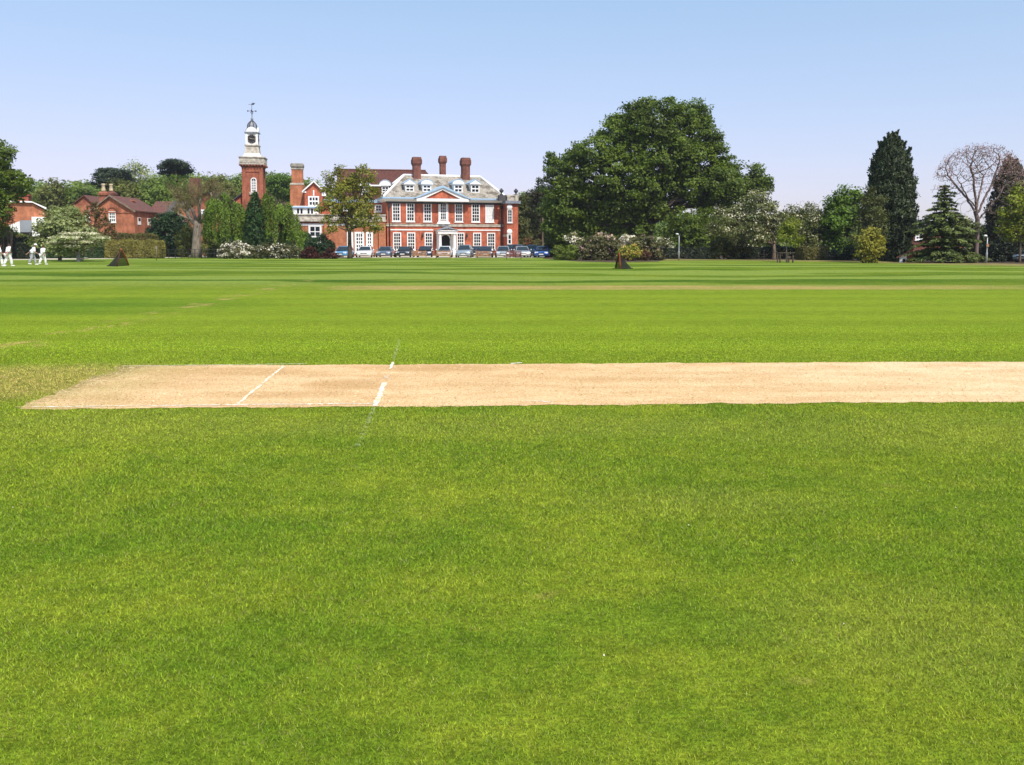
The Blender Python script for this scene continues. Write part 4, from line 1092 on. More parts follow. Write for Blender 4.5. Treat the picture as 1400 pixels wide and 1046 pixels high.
fk = Fac(205, 141, 0)
cot2 = thing('brick_cottage', 'red brick house with brown tiled and slate roofs behind the dark yew bush', 'house', fk.p, fk.a)
W4 = fk.U(268); zl = fk.Z(220,293); za = fk.Z(220,276.5,3.6)
MB().box(0, W4, 0, 7.5, 0, zl).build('wall', M['brick_cottage'], cot2)
mb = MB(); gable_roof(mb, 0, fk.U(236,3.6), 0, 7.5, zl, za, .25, .15, axis='u'); mb.build('roof', M['tile_brown'], cot2)
mb = MB(); gable_roof(mb, fk.U(236,3.6)+.28, W4, 0.05, 7.45, zl+.02, za+.1, .2, .15, axis='u'); mb.build('slate_roof', M['slate'], cot2)
a, b = fk.U(236,-2), fk.U(262,-2); um = (a+b)/2; zg = fk.Z(250,281,-2)
MB().prism_y([(a,0),(b,0),(b,fk.Z(250,293,-2)),(um,zg),(a,fk.Z(250,293,-2))], -2, -.003).build('porch_gable', M['brick_orange'], cot2)
mb = MB(); gable_roof(mb, a, b, -2, 1.2, fk.Z(250,293,-2), zg, .2, .14); mb.build('porch_roof', M['slate'], cot2)
mb = MB()
for i in range(4):
    t_ = .25+.16*i; mb.box(fk.U(238,0)+.3, fk.U(238,0)+1.2, .3+3*t_-.12, .3+3*t_+.2, zl+(za-zl)*(t_+.07)+.2, zl+(za-zl)*(t_+.07)+.28)
mb.build('skylight', M['white'], cot2)
mb = MB(); window(cot2, fk.U(246,-2), fk.U(252,-2), fk.Z(250,302,-2), fk.Z(250,295,-2), -2, 2, 2, .12, .07)

fl = Fac(262, 130, 0)
cot3 = thing('brick_cottage', 'narrow brick house with broad old chimney and one white window behind the pollarded tree', 'house', fl.p, fl.a)
W5 = fl.U(302); um = fl.U(287); za = fl.Z(287,262); zl = fl.Z(287,279)
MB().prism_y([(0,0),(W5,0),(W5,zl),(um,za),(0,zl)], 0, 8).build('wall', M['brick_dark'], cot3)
mb = MB(); gable_roof(mb, 0, W5, 0, 8, zl, za, .3, .18, um=um); mb.build('roof', M['slate'], cot3)
window(cot3, fl.U(274), fl.U(280.3), fl.Z(277,296), fl.Z(277,286.5), 0, 2, 2, .2, .1)
v = 1.0; chimney(cot3, fl.U(260,v,255), fl.U(270.5,v,255), v, v+1.1, 0, fl.Z(265,243.5,v), M['brick_chimney'], .1)

fm = Fac(-45, 128, 24)
cot4 = thing('brick_house', 'orange brick house with white fascia and grey ground floor at the far left', 'house', fm.p, fm.a)
a = fm.U(8); b = fm.U(61); zt_ = fm.Z(30,277.5)
MB().prism_y([(0,0),(b,0),(b,fm.Z(60,287)),(fm.U(45),zt_),(0,zt_)], 0, 11).build('wall', M['brick_orange'], cot4)
mb = MB(); mb.prism_y([(-.3,zt_+.003),(fm.U(45)+.05,zt_+.003),(b+.3,fm.Z(61,286.2)),(b+.3,fm.Z(61,284)),(fm.U(44),fm.Z(44,275.6)),(-.3,fm.Z(44,275.6))], -.35, 11.3); mb.build('roof', M['slate'], cot4)
mb = MB(); mb.prism_y([(-.32,zt_+.06),(fm.U(45)+.07,zt_+.06),(b+.34,fm.Z(61,286.6)),(b+.34,fm.Z(61,283.8)),(fm.U(44),fm.Z(44,275.2)),(-.32,fm.Z(44,275.2))], -.42, -.353); mb.build('fascia', M['white'], cot4)
u0, u1 = fm.U(22,3), fm.U(40,3); MB().box(u0, u1, 3, 8, fm.Z(30,276,3), fm.Z(30,267.5,3)).box(u0-.15, u1+.15, 2.85, 8.1, fm.Z(30,267.5,3)+.003, fm.Z(30,265.6,3)).build('upper_storey', M['brick'], cot4)
MB().prism_y([(fm.U(12,-1.5),0),(fm.U(26.6,-1.5),0),(fm.U(26.6,-1.5),fm.Z(27,302.5,-1.5)),(fm.U(12,-1.5),fm.Z(12,308,-1.5))], -1.5, -.004).build('white_bay', M['white'], cot4)
MB().box(fm.U(26.7,-1.5), fm.U(43,-1.5), -1.5, -.004, 0, fm.Z(35,301.2,-1.5)).build('grey_bay', M['grey_panel'], cot4)
MB().box(fm.U(43.2,-1.5), fm.U(62,-1.5), -1.5, -.004, 0, fm.Z(50,296.5,-1.5)).build('white_wall', M['white'], cot4)
MB().box(fm.U(27,-1.5), fm.U(43,-1.5), -1.56, -1.503, .1, fm.Z(35,317.5,-1.5)).build('garage_door', M['dark'], cot4)

# ---- buildings on the right -----------------------------------------------------------------
fr = Fac(1236, 112, 0)
rb = thing('brick_building', 'brick building with dark pitched roof half hidden behind the cedar on the right', 'building', fr.p, fr.a)
W6 = fr.U(1330); zt_ = fr.Z(1260,314); za = fr.Z(1260,303.5,3)
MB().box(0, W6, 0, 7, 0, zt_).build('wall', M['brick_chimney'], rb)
mb = MB(); gable_roof(mb, 0, W6, 0, 7, zt_, za, .3, .15, axis='u'); mb.build('roof', M['slate'], rb)
window(rb, fr.U(1252), fr.U(1262), fr.Z(1260,328), fr.Z(1260,318), 0, 2, 2, .15, .08)
fs = Fac(1229.5, 79.5, -24)
lg = thing('lodge', 'little white gabled outbuilding with two dark openings beside the big dark cypress', 'outbuilding', fs.p, fs.a)
b = fs.U(1241.5)
MB().prism_y([(0,0),(b,0),(b,fs.Z(1240,345.6)),(0,fs.Z(1230,352.2))], 0, 3).build('wall', M['white'], lg)
MB().prism_y([(-.25,fs.Z(1230,353.2)),(b+.1,fs.Z(1240,345.6)+.003),(b+.1,fs.Z(1240,344.6)),(-.25,fs.Z(1230,351.6))], -.2, 3.2).build('roof', M['tile_brown'], lg)
MB().box(b+.003, fs.U(1250), .1, 3, 0, fs.Z(1245,343.5)).build('brick_pier', M['brick_dark'], lg)
MB().box(fs.U(1231.3), fs.U(1234.2), -.05, -.003, .35, fs.Z(1232,354)).build('window', M['dark'], lg)
MB().box(fs.U(1236.2), fs.U(1239.6), -.05, -.003, .02, fs.Z(1237,354)).build('door', M['dark'], lg)
# ------------------------------------------------------------------ woods behind
rng = np.random.default_rng(21)
ridge = [(-120,262),(0,264),(40,252),(75,251),(110,250),(150,252),(190,250),(225,241),(260,240),(300,239),(340,240),(380,238),(420,248),(450,262),(520,262),(690,285),(720,262),(760,262),(900,290),(1060,292),(1120,290),(1180,300),(1260,312),(1300,306),(1340,306),(1520,300)]
xs = np.array([q[0] for q in ridge], float); ys = np.array([q[1] for q in ridge], float)
L = []
for x_ in np.arange(-150, 1540, 15):
    Y = 205+rng.uniform(-14, 14); top = np.interp(x_, xs, ys)+rng.uniform(-3, 5); r = rng.uniform(13, 20)
    p = at(x_, top+r, Y); rr = r*mpp(Y); L.append((p.x, p.y, p.z, rr, rr, rr))
    if p.z-rr > 3:
        p2 = at(x_+rng.uniform(-6,6), top+r*2.3, Y-8); L.append((p2.x, p2.y, p2.z, rr*1.15, rr, rr*1.2))
        L.append((p2.x, p2.y-3, max(2.5, p2.z-rr*1.7), rr*1.1, rr, rr*1.5))
wd = foliage('woodland', L, M['wood_green'], None, rng, 1.7, 42, .62, .5, .1, 1.0, up=.6, flat=.7, minz=0)
tag(wd, 'band of mixed green woodland rising behind the buildings and lawn', 'woodland', kind='stuff')

def cedar_tree(name, label, Y, bx, spec, mat, seed, trunk_r=.3, by=None, group=None, tag_='tree'):
    """flat plates of needles on level limbs: spec = (px, py, half width px, half height px)"""
    rng = np.random.default_rng(seed); b = gp(bx, Y); t = thing(name, label, tag_, b, 0, group)
    L = []
    for q in spec:
        dy = rng.uniform(-1.5, 1.5); p = at(q[0], q[1], Y+dy); m = mpp(Y+dy); L.append((p.x, p.y, p.z, q[2]*m, q[2]*m*.8, q[3]*m))
    top = max(L, key=lambda l: l[2])
    mb = MB(); mb.tube([b, Vector((b.x*.6+top[0]*.4, Y, top[2]*.5)), Vector(top[:3])], [trunk_r, trunk_r*.75, trunk_r*.25], 8)
    for l in L:
        k = .8*l[2]/top[2]; s0 = Vector((b.x+(top[0]-b.x)*k, Y, l[2]*.9)); mb.tube([s0, Vector(l[:3])], [trunk_r*.35, trunk_r*.12], 5)
    mb.build('trunk', M['bark'], t, True)
    foliage('crown', L, mat, t, rng, .9, 40, .36, .5, .4, 1.2, up=.9, flat=.4)
    return t
cedar_tree('cedar_tree', 'dark flat-topped cedar above the wood, left of the pale feathery tree', 175, 160,
  [(150,233,15,2.5),(165,236,12,3),(142,238,14,2.5),(156,241,20,3),(137,244,8,2),(150,247,19,3),(128,251,5,1.5),(165,250,14,4),(172,244,10,4),(150,254,14,5),(165,262,14,8)], M['pine'], 31, .35)
cedar_tree('scots_pine', 'dark round-headed pine rising above the wood right of the pale feathery tree', 175, 243,
  [(240,222,14,4),(252,226,10,5),(230,224,9,4),(222,228,6,3),(243,230,16,5),(255,233,8,5),(235,236,13,5),(222,236,5,3),(248,240,10,6),(243,250,10,8)], M['pine'], 32, .3)
broad_tree('feathery_tree', 'pale feathery tree standing tallest above the wood between two dark conifers', 180, 185, 0,
  [(185,226,10),(176,234,10),(194,234,10),(184,240,12),(170,243,9),(200,243,9),(185,252,14)], M['pale_tree'], M['bark'], .3, .55, .42, 1.3, 17, 33, fill=.5, spread=.6)
for i, (x_, y_, r_, lb, mt) in enumerate([
   (165,262,22,'rounded olive green tree behind the gabled house with two chimney pots','wood_olive'),
   (208,262,20,'mid green tree behind the brown tiled roofs','wood_green'),
   (245,258,24,'bright spring green tree behind the roofs left of the pollarded tree','bright'),
   (300,255,22,'brownish green tree behind the pollarded tree and left of the clock tower','wood_olive'),
   (383,256,24,'bright green tree between the clock tower and the tall brick chimney','bright'),
   (72,262,20,'dark olive tree behind the modern house at the far left','wood_olive'),
   (110,263,20,'mid green tree left of the gabled house','wood_green')]):
    broad_tree('woodland_tree', lb, 168+i*2.2, x_, 0, [(x_,y_-4,r_*.6),(x_-r_*.55,y_+4,r_*.55),(x_+r_*.55,y_+3,r_*.55),(x_,y_+12,r_*.8),(x_-r_*.4,y_+24,r_*.7),(x_+r_*.4,y_+24,r_*.7)],
      M[mt], M['bark'], .3, .35, .5, 1.4, 36, 40+i, group='trees behind the buildings')

# ------------------------------------------------------------------ trees on the left
broad_tree('oak_tree', 'oak with bronze lower leaves reaching in at the left edge of the picture', 96, -30, 0,
  [(0,212,17),(-22,206,22),(8,232,16),(-12,236,22),(22,250,16),(34,247,8),(8,262,20),(-20,268,24),(2,285,13),(-28,298,26),(-8,312,16),(-50,250,30),(-60,220,26),(-45,290,24)],
  M['oak'], M['bark'], .4, .35, .32, 1.15, 70, 51, fill=.25, spread=.36)
bush('bronze_shrub', 'bronze brown shrub under the oak at the left edge', 97, [(0,291,10),(10,300,8),(-6,305,10),(14,284,6)], M['copper'], .25, .6, 26, 52)
bush('laurel_bush', 'green laurel bush in front of the far left brick house', 103, [(2,322,14),(18,324,11),(-12,326,14),(30,328,8)], M['box'], .26, .55, 36, 53)
hedge('clipped_hedge', 'dark clipped hedge with brownish top behind the walking cricketers', gx(-60,99), gx(49,99), 99, 101.5, at(10,325,99).z, M['hedge_dark'], .16, 260, 54)
hedge('hedge', 'low dry brown hedge standing behind the dark clipped one at the far left', gx(-60,102), gx(50,102), 101.8, 103, at(10,322.5,102).z, M['hedge_brown'], .16, 220, 154)
broad_tree('flowering_hawthorn', 'pale green bushy tree with cream blossom behind the cricketers', 88, 82, 0,
  [(90,288,11),(78,296,12),(104,298,12),(66,306,14),(92,308,17),(116,310,12),(55,318,12),(74,322,16),(100,324,16),(120,322,10),(84,338,14),(66,335,12),(105,338,11),(50,330,8)],
  M['pale_tree'], M['bark_dark'], .18, .25, .27, .75, 40, 55, blossom=(M['haw_flower'], .18, 3, .35), minz=.5)
def dogwood():
    rng = np.random.default_rng(56); Y = 84; b = gp(108, Y)
    t = thing('dogwood', 'low spreading dogwood with flat layers of creamy white bracts', 'shrub', b)
    L = []
    for q in [(108,321,26,2),(90,326,20,2),(126,327,20,2.2),(80,333,14,2),(110,332,24,2.2),(100,338,16,2),(128,336,10,2),(138,326,12,1.6)]:
        dy = rng.uniform(-1.2, 1.2); p = at(q[0], q[1], Y+dy); m = mpp(Y); L.append((p.x, p.y, p.z, q[2]*m, q[2]*m*.8, q[3]*m))
    mb = MB()
    for l in L: mb.tube([b, Vector((b.x, Y, l[2]*.6)), Vector(l[:3])], [.09,.06,.02], 6)
    mb.build('stem', M['bark_dark'], t, True)
    foliage('foliage', L, M['pale_tree'], t, rng, .6, 24, .2, .5, .4, 1.0, flat=.3)
    foliage('blossom', [(l[0],l[1],l[2]+.1,l[3],l[4],l[5]) for l in L], M['haw_flower'], t, rng, .5, 16, .17, .5, .2, 1.0, up=1.4, flat=.2)
dogwood()
# tree stump and posts by the path
b = gp(107.5, 84); st_ = thing('tree_stump', 'weathered pale stump beside the path under the white dogwood', 'stump', b)
MB().lathe([(.30,-.05),(.2,.12),(.15,.5),(.14,1.0),(.11,1.05),(.06,.98)], 12, (0,0)).build('stump', M['stone_dark'], st_)
MB().tube([(.15,0,.1),(.6,-.1,.35),(1.0,-.1,.3)], [.13,.10,.06], 7).build('root', M['stone_dark'], st_)
def bare_tree(name, label, Y, bx, spec, r0, mat, leafm=None, seed=1, tip=.012, n=260, fork_px=320, lsize=.16, per=3, part='buds', group=None, step=.35, base_r=None, p=.48):
    """branches grown towards points scattered in the given ellipses (px, py, rx, ry)"""
    rng = np.random.default_rng(seed); b = gp(bx, Y); t = thing(name, label, 'tree', b, 0, group)
    A = []
    tot = sum(q[2]*q[3] for q in spec); m = mpp(Y)
    for q in spec:
        k = int(n*q[2]*q[3]/tot)+1; d = unit(rng.normal(size=(k,3)))*rng.random((k,1))**.33
        c = at(q[0], q[1], Y); A.append(np.array(c)+d*np.array([q[2]*m, min(q[2]*m*.8, 4.5), q[3]*m]))
    A = np.concatenate(A); ft_ = at(bx, fork_px, Y)
    P, par, w_, kids = grow(A, b, ft_, rng, step, infl=30, kill=step*1.25, iters=80)
    mb = MB(); branch_mesh(mb, P, par, w_, tip, r0, p)
    tr = mb.build('trunk', mat, t, True)
    tips = np.array([i for i in range(len(P)) if w_[i] <= 2])
    if leafm:
        idx = np.repeat(tips, per); C = P[idx]+rng.normal(size=(len(idx),3))*step*.35
        N = rng.normal(size=C.shape)+np.array([0,0,.6])
        link(part, leaf_mesh(part, C, N, lsize*rng.uniform(.6,1.4,len(C)), rng), leafm, t, True)
    return t, P, par, w_, tips
bare_tree('young_copper_tree', 'thin brown twiggy tree just coming into leaf before the gabled house', 108, 131, [(128,296,16,20),(140,312,18,14),(122,316,12,12),(150,322,12,8)], .14, M['twig'], M['young_copper'], 57, .02, 340, 325, .26, 22, 'foliage', step=.4)
hedge('dark_hedge', 'dark hedge behind the white dogwood', gx(52,104), gx(140,104), 104, 106, at(100,334,104).z, M['yew'], .18, 200, 172)
hedge('clipped_hedge', 'yellowish clipped hedge nearest the path, left of the dark yew', gx(141,105), gx(181,105), 104.5, 107, at(160,328,105).z, M['hedge_gold'], .17, 210, 58, .5)
hedge('clipped_hedge', 'golden green clipped hedge right beside the dark yew', gx(182,106), gx(222,106), 105.3, 107.6, at(200,328.5,106).z, M['hedge_gold'], .17, 210, 59, .5)
hedge('tall_hedge', 'taller brownish hedge behind the golden clipped hedges', gx(132,112), gx(214,112), 111, 113.5, at(170,319.5,112).z, M['hedge_brown'], .2, 200, 60)
bush('yew_bush', 'large dark green yew bush in front of the brown roofs', 116, [(235,300,14),(222,306,15),(246,310,13),(214,320,13),(234,322,19),(252,326,12),(222,338,16),(242,340,14)], M['yew'], .26, .6, 46, 61)
bush('evergreen_shrub', 'olive yellow shrub between the dark yew and the pollarded trunk', 112, [(256,318,9),(252,330,10),(262,336,9),(254,343,9),(262,322,7)], M['wood_olive'], .24, .55, 34, 62)
bush('low_shrub', 'low olive shrub to the right of the pollarded trunk', 111, [(283,322,8),(291,326,9),(282,338,9),(294,338,9),(286,344,8),(300,343,8)], M['wood_olive'], .22, .5, 34, 63)
# pollarded tree: thick knuckled limbs and a haze of thin shoots
def pollard():
    rng = np.random.default_rng(64); Y = 109; b = gp(268.5, Y); t = thing('pollarded_tree', 'old pollarded tree with thick grey trunk and bare brown shoots', 'tree', b)
    q = lambda x, y, dy=0: at(x, y, Y+dy)
    mb = MB(); mb.tube([b+Vector((0,0,-.1)), q(268.5,342), q(269,325), q(270,309), q(270.5,302)], [.78,.58,.50,.50,.46], 14)
    heads = []
    for pts, r0 in ((([(269,308,0),(262,302,0),(255,290,.2),(247,280,.4),(243,272,.4)]), .32), (([(271,306,0),(278,297,-.2),(285,284,-.4),(290,270,-.4),(288,263,-.5)]), .32),
                   (([(270,306,0),(266,296,.6),(262,284,1),(259,274,1.2)]), .24), (([(270,304,0),(273,294,-.8),(272,282,-1.2),(275,270,-1.4)]), .24), (([(271,304,0),(281,300,.9),(296,288,1.6),(302,276,1.9)]), .2), (([(262,302,0),(252,297,-.7),(243,292,-1)]), .16)):
        P = [q(*k) for k in pts]; mb.tube(P, [r0*(1-.12*i) for i in range(len(P))], 9)
        for k in P[2:]: heads.append((k, r0))
        mb.lathe([(.05,-.28),(r0*.9,-.1),(r0*1.05,.08),(r0*.6,.28)], 8) if False else None
    mb.build('trunk', M['bark_grey'], t, True)
    mb = MB()
    for k, r0 in heads:
        for i in range(34):
            d = Vector((rng.normal()*.6, rng.normal()*.6, abs(rng.normal())*.6+.75)).normalized(); ln = rng.uniform(.9, 2.9)
            e1 = k+d*ln*.5+Vector((rng.normal()*.08, 0, .05)); e2 = e1+(d+Vector((0,0,.25))).normalized()*ln*.5
            mb.tube([k, e1, e2], [.030,.020,.010], 4, cap=False)
            for j in range(2):
                f0 = k.lerp(e2, rng.uniform(.3,.8)); mb.tube([f0, f0+Vector((rng.normal()*.3, rng.normal()*.3, rng.uniform(.15,.6)))], [.013,.006], 3, cap=False)
    mb.build('shoots', M['shoot'], t, True)
    C = np.array([np.array(k)+np.clip(rng.normal(size=3), -1.4, 1.4)*np.array([1.1,1.1,.9])+np.array([0,0,1.2]) for k, r in heads for i in range(120)])
    link('buds', leaf_mesh('buds', C, rng.normal(size=C.shape), .19*rng.uniform(.6,1.4,len(C)), rng), M['wood_olive'], t, True)
pollard()
# weeping trees
def weeping(name, label, Y, bx, domes, mat, seed, nstr=260, ls=.24, r0=.2):
    rng = np.random.default_rng(seed); b = gp(bx, Y); t = thing(name, label, 'tree', b); m = mpp(Y)
    C = []; mb = MB(); A = []
    top = at(bx, min(d[1]-d[3] for d in domes)+6, Y)
    mb.tube([b, b.lerp(top, .5)+Vector((.15,0,0)), top], [r0, r0*.8, r0*.35], 8)
    for (px, py, rx, ry, hang) in domes:
        c = at(px, py, Y); rx_, ry_ = rx*m, ry*m; n = int(nstr*rx*ry/500)
        nbu = max(8, n//9); ba = rng.uniform(0, 2*math.pi, nbu); bk = np.sqrt(rng.random(nbu))*rng.uniform(.85,1.12, nbu); bl = rng.uniform(.45, 1.2, nbu); bz = rng.uniform(-.5, .35, nbu)
        for i in range(n):
            j = rng.integers(nbu); a = ba[j]+rng.normal()*.10/max(bk[j], .3); k = abs(bk[j]+rng.normal()*.06)
            s0 = np.array([c.x+rx_*k*math.cos(a), c.y+rx_*.8*k*math.sin(a), c.z+ry_*math.sqrt(max(0, 1-k*k*.9))+rng.normal()*.1+bz[j]])
            gr = .5*bl[j]
            ln = min(s0[2]-.25, hang*m*rng.uniform(.45, 1.15)*(.35+.65*k)*(.55+.6*gr)); nn = int(ln/.085)
            if nn < 2: continue
            z = np.linspace(0, ln, nn); out = np.array([math.cos(a), math.sin(a)])*.12
            for q in z:
                C.append(s0+np.array([out[0]*q**.5+rng.normal()*.07, out[1]*q**.5+rng.normal()*.07, -q]))
            if i % 9 == 0: mb.tube([Vector(b).lerp(top, .55+.4*rng.random()), Vector((s0+np.array(top))/2)+Vector((0,0,.3)), Vector(s0)], [.06,.035,.015], 5)
    C = np.array(C); mb.build('trunk', M['bark_dark'], t, True)
    N = np.stack([C[:,0]-b.x, C[:,1]-Y, np.zeros(len(C))], 1); N = unit(N)*.7+rng.normal(size=C.shape)*.6+np.array([0,-.2,.35])
    ax = np.tile(np.array([0,0,-1.]), (len(C),1))
    link('crown', leaf_mesh('crown', C, N, ls*rng.uniform(.6,1.35,len(C)), rng, ax, .5), mat, t, True)
hedge('dark_hedge', 'dark evergreen hedge behind the weeping trees', gx(284,112), gx(424,112), 112, 114, at(350,318,112).z, M['yew'], .22, 170, 171)
weeping('weeping_birch', 'left weeping tree with long hanging green branches beside the pollarded tree', 106, 308, [(303,291,20,24,60),(321,299,17,20,54),(288,309,11,16,40),(335,305,12,16,46),(311,318,20,10,26)], M['weep'], 71)
weeping('weeping_beech', 'right weeping tree with drooping skirts reaching towards the dark round shrub', 106, 378, [(366,291,15,24,60),(384,298,18,20,52),(401,313,15,17,38),(414,327,10,12,22),(375,316,20,10,28)], M['weep'], 72)
def spire(name, label, Y, bx, by, ty, prof, mat, seed, n=9000, ls=.4, up=.8, out=.55, tr=.2, cat='tree', spike=.35, group=None, rough=.1, minz=.1):
    """columnar conifer: upswept sprays on a surface of revolution; prof = [(fraction of height, half width px)]"""
    rng = np.random.default_rng(seed); b = gp(bx, Y); top = at(bx, ty, Y).z; m = mpp(Y); t = thing(name, label, cat, b, 0, group)
    fr = np.array([q[0] for q in prof]); wd_ = np.array([q[1] for q in prof])*m
    h = rng.random(n*3); rr = np.interp(h, fr, wd_); acc = rng.random(n*3) < (rr+.12)/(wd_.max()+.12); h = h[acc][:n]; n = len(h); rr = np.interp(h, fr, wd_)
    a = rng.uniform(0, 2*math.pi, n)
    # boughs: gather the sprays into clumps
    nb = max(60, n//170)
    bulge = 1+rough*np.sin(a*3+h*17+seed)+rough*.8*np.sin(a*5-h*41)+rough*np.sin(h*63+a*2)
    k = np.where(rng.random(n) < .78, rng.uniform(.82, 1.04, n), rng.uniform(.3, .85, n))
    sp = rng.random(n) < .10; k[sp] *= 1+spike*rng.random(sp.sum())
    R_ = rr*k*bulge
    P = np.stack([b.x+R_*np.cos(a), Y+R_*np.sin(a), h*top], 1)+rng.normal(size=(n,3))*.06
    o = np.stack([np.cos(a), np.sin(a), np.zeros(n)], 1)
    # plumes: most sprays gather into upswept tufts that break the outline
    hp = rng.random(nb); ap = rng.uniform(0, 2*math.pi, nb); rp = np.interp(hp, fr, wd_)*rng.uniform(.66, 1.0, nb)
    lp = rng.uniform(.6, 1.7, nb)*top*.095*(1.15-.5*hp); wj = rng.integers(0, nb, n); inp = rng.random(n) < .72
    s_ = rng.random(n); dirp = np.stack([np.cos(ap)*out*.8, np.sin(ap)*out*.8, np.full(nb, up)], 1); dirp /= np.linalg.norm(dirp, axis=1, keepdims=True)
    base_p = np.stack([b.x+rp*np.cos(ap), Y+rp*np.sin(ap), hp*top], 1)
    Q = base_p[wj]+dirp[wj]*((s_-.4)*lp[wj])[:,None]+np.clip(rng.normal(size=(n,3)), -1.6, 1.6)*(.19*lp[wj]*(1.05-s_)**.8)[:,None]*np.array([1,1,.4])
    P = np.where(inp[:,None], Q, P)
    oo = np.stack([np.cos(ap), np.sin(ap), np.zeros(nb)], 1)[wj]; o = np.where(inp[:,None], oo, o)
    ax = o*out+np.array([0,0,up])+rng.normal(size=(n,3))*.22
    N = o*.9+np.array([0,0,.25])+rng.normal(size=(n,3))*.65
    ok = P[:,2] > minz
    link('crown', leaf_mesh('crown', P[ok], N[ok], ls*rng.uniform(.6,1.5,n)[ok], rng, ax[ok], .42), mat, t, True)
    mb = MB(); mb.tube([b, (b.x,Y,top*.5), (b.x,Y,top*.97)], [tr, tr*.6, .03], 8)
    for i in range(40):
        z = top*rng.uniform(.08,.9); a_ = rng.uniform(0, 6.28); r_ = float(np.interp(z/top, fr, wd_))*.8
        mb.tube([(b.x,Y,z),(b.x+r_*math.cos(a_),Y+r_*math.sin(a_),z+r_*.8)], [tr*.25,.015], 4)
    mb.build('trunk', M['bark_dark'], t, True); return t
spire('dark_cypress', 'narrow dark green cypress standing between the two weeping trees', 104.5, 350, 0, 264, [(0,9),(.3,12),(.6,12),(.85,8),(1,2)], M['weep_dark'], 73, 9000, .34, -.5, .5, spike=.2)
# blossom bank below
rb_ = [(312,341,9),(326,340,9),(336,342,8),(305,345,6),(320,346,7)]
bush('white_rhododendron', 'white flowering bush bank on the left under the weeping trees', 101, rb_, M['rhodo'], .2, .5, 34, 74, blossom=(M['white_flower'], .24, 15, 1.0))
bush('white_rhododendron', 'white flowering bush bank on the right beside the dark round shrub', 101, [(362,341,8),(376,341,9),(390,342,9),(402,343,8),(350,345,7),(384,347,7)], M['rhodo'], .2, .5, 36, 75, blossom=(M['white_flower'], .22, 8, .6))
bush('round_shrub', 'dark rounded evergreen shrub left of the parked cars', 103, [(440,330,11),(430,336,10),(450,337,9),(440,343,12)], M['yew'], .2, .5, 44, 76)
bush('burgundy_shrub', 'burgundy leaved shrub in front of the white flowering bank', 101.5, [(424,345,8),(416,348,6),(430,349,5)], M['burgundy'], .2, .45, 34, 77)
bush('burgundy_shrub', 'small burgundy shrub at the foot of the dark round shrub', 100.5, [(450,347,6),(456,349,5),(444,349,5)], M['burgundy'], .2, .45, 34, 78)
broad_tree('young_oak', 'slender young oak with bronze green leaves before the brick range', 103, 478.5, 0,
  [(465,236,8),(452,243,8),(484,240,7),(496,232,6),(506,243,8),(475,250,12),(492,252,11),(460,262,13),(446,258,6),(510,262,9),(480,272,15),(500,276,13),(455,282,12),(440,284,7),(470,292,13),(492,295,14),(512,296,8),(505,308,10),(450,300,6),(518,310,6),(474,308,8),(456,312,7)],
  M['oak_young'], M['bark_dark'], .25, .38, .27, .85, 40, 79, fill=.3, spread=.42, minz=2.4)
# ------------------------------------------------------------------ trees on the right
bush('copper_hedge', 'small reddish brown shrub behind the parked cars by the right wing', 128, [(722,331,5),(729,332,4)], M['copper'], .24, .5, 34, 80)
hedge('clipped_hedge', 'small square clipped hedge behind the blue car', gx(728,127), gx(741,127), 126.5, 128, at(735,328,127).z, M['hedge_brown'], .18, 220, 81)
broad_tree('lime_tree', 'fresh green tree beside the right end of the mansion', 138, 716, 0, [(714,276,10),(718,292,13),(712,306,11),(724,310,12),(718,324,11),(706,290,5)], M['birch'], M['bark'], .2, .25, .32, .9, 44, 82)
broad_tree('red_oak', 'dark brownish tree between the mansion and the great oak', 142, 735, 0, [(727,268,9),(740,262,8),(735,278,13),(728,294,11),(744,292,13),(736,310,15),(728,326,12),(744,326,12)], M['brown_cypress'], M['bark'], .22, .3, .34, .9, 44, 83)
broad_tree('slim_tree', 'thin dark tree top showing beside the left shoulder of the great oak', 136, 742, 0, [(739,247,4),(743,255,6),(737,258,4),(747,266,7),(742,275,7)], M['cypress'], M['bark'], .15, .6, .3, .8, 30, 84)
OAK = [(905,162,32),(868,158,24),(885,150,20),(945,158,24),(962,160,16),(838,180,28),(925,185,34),(966,190,24),(812,208,26),(870,200,36),(905,215,36),(948,222,36),(984,214,18),(990,232,20),(782,205,12),(768,226,20),(790,236,30),(762,254,18),(830,240,36),(870,250,38),(915,255,34),(775,278,27),(760,300,20),(768,322,22),(805,285,34),(840,285,34),(800,318,28),(835,318,28),(985,250,32),(1010,244,24),(1034,240,16),(1046,246,12),(1020,258,24),(1042,258,12),(955,255,28),(870,300,26),(865,325,18),(895,285,20),(975,272,22),(1000,276,16),(880,175,30),(752,216,9),(758,238,15),(752,262,12),(752,288,15),(756,308,14),(780,262,26),(856,222,26),(820,262,26)]
OAK = [(886+(q[0]-886)*.985, q[1]+2.5, q[2]*.95) for q in OAK]
broad_tree('great_oak', 'huge spreading oak dominating the middle of the tree line', 112, 886, 0, OAK, M['oak'], M['bark_dark'], .75, .28, .34, 1.25, 80, 85, fill=.22, depth=.95, spread=.36, keep=.16, minz=1.0, rl=.3, k=1.2)
broad_tree('understorey_tree', 'dark green low tree under the right side of the great oak', 108, 945, 0, [(925,300,16),(945,306,18),(965,300,16),(935,322,18),(960,326,18),(980,318,16),(915,322,10)], M['oak'], M['bark_dark'], .2, .3, .3, .85, 34, 86)
bush('wild_shrub', 'yellowish green shrub at the foot of the hawthorns beside the lamp post', 98, [(985,334,12),(1000,338,12),(1016,336,12),(978,345,9),(1000,348,10),(1022,346,9)], M['birch'], .24, .55, 36, 87)
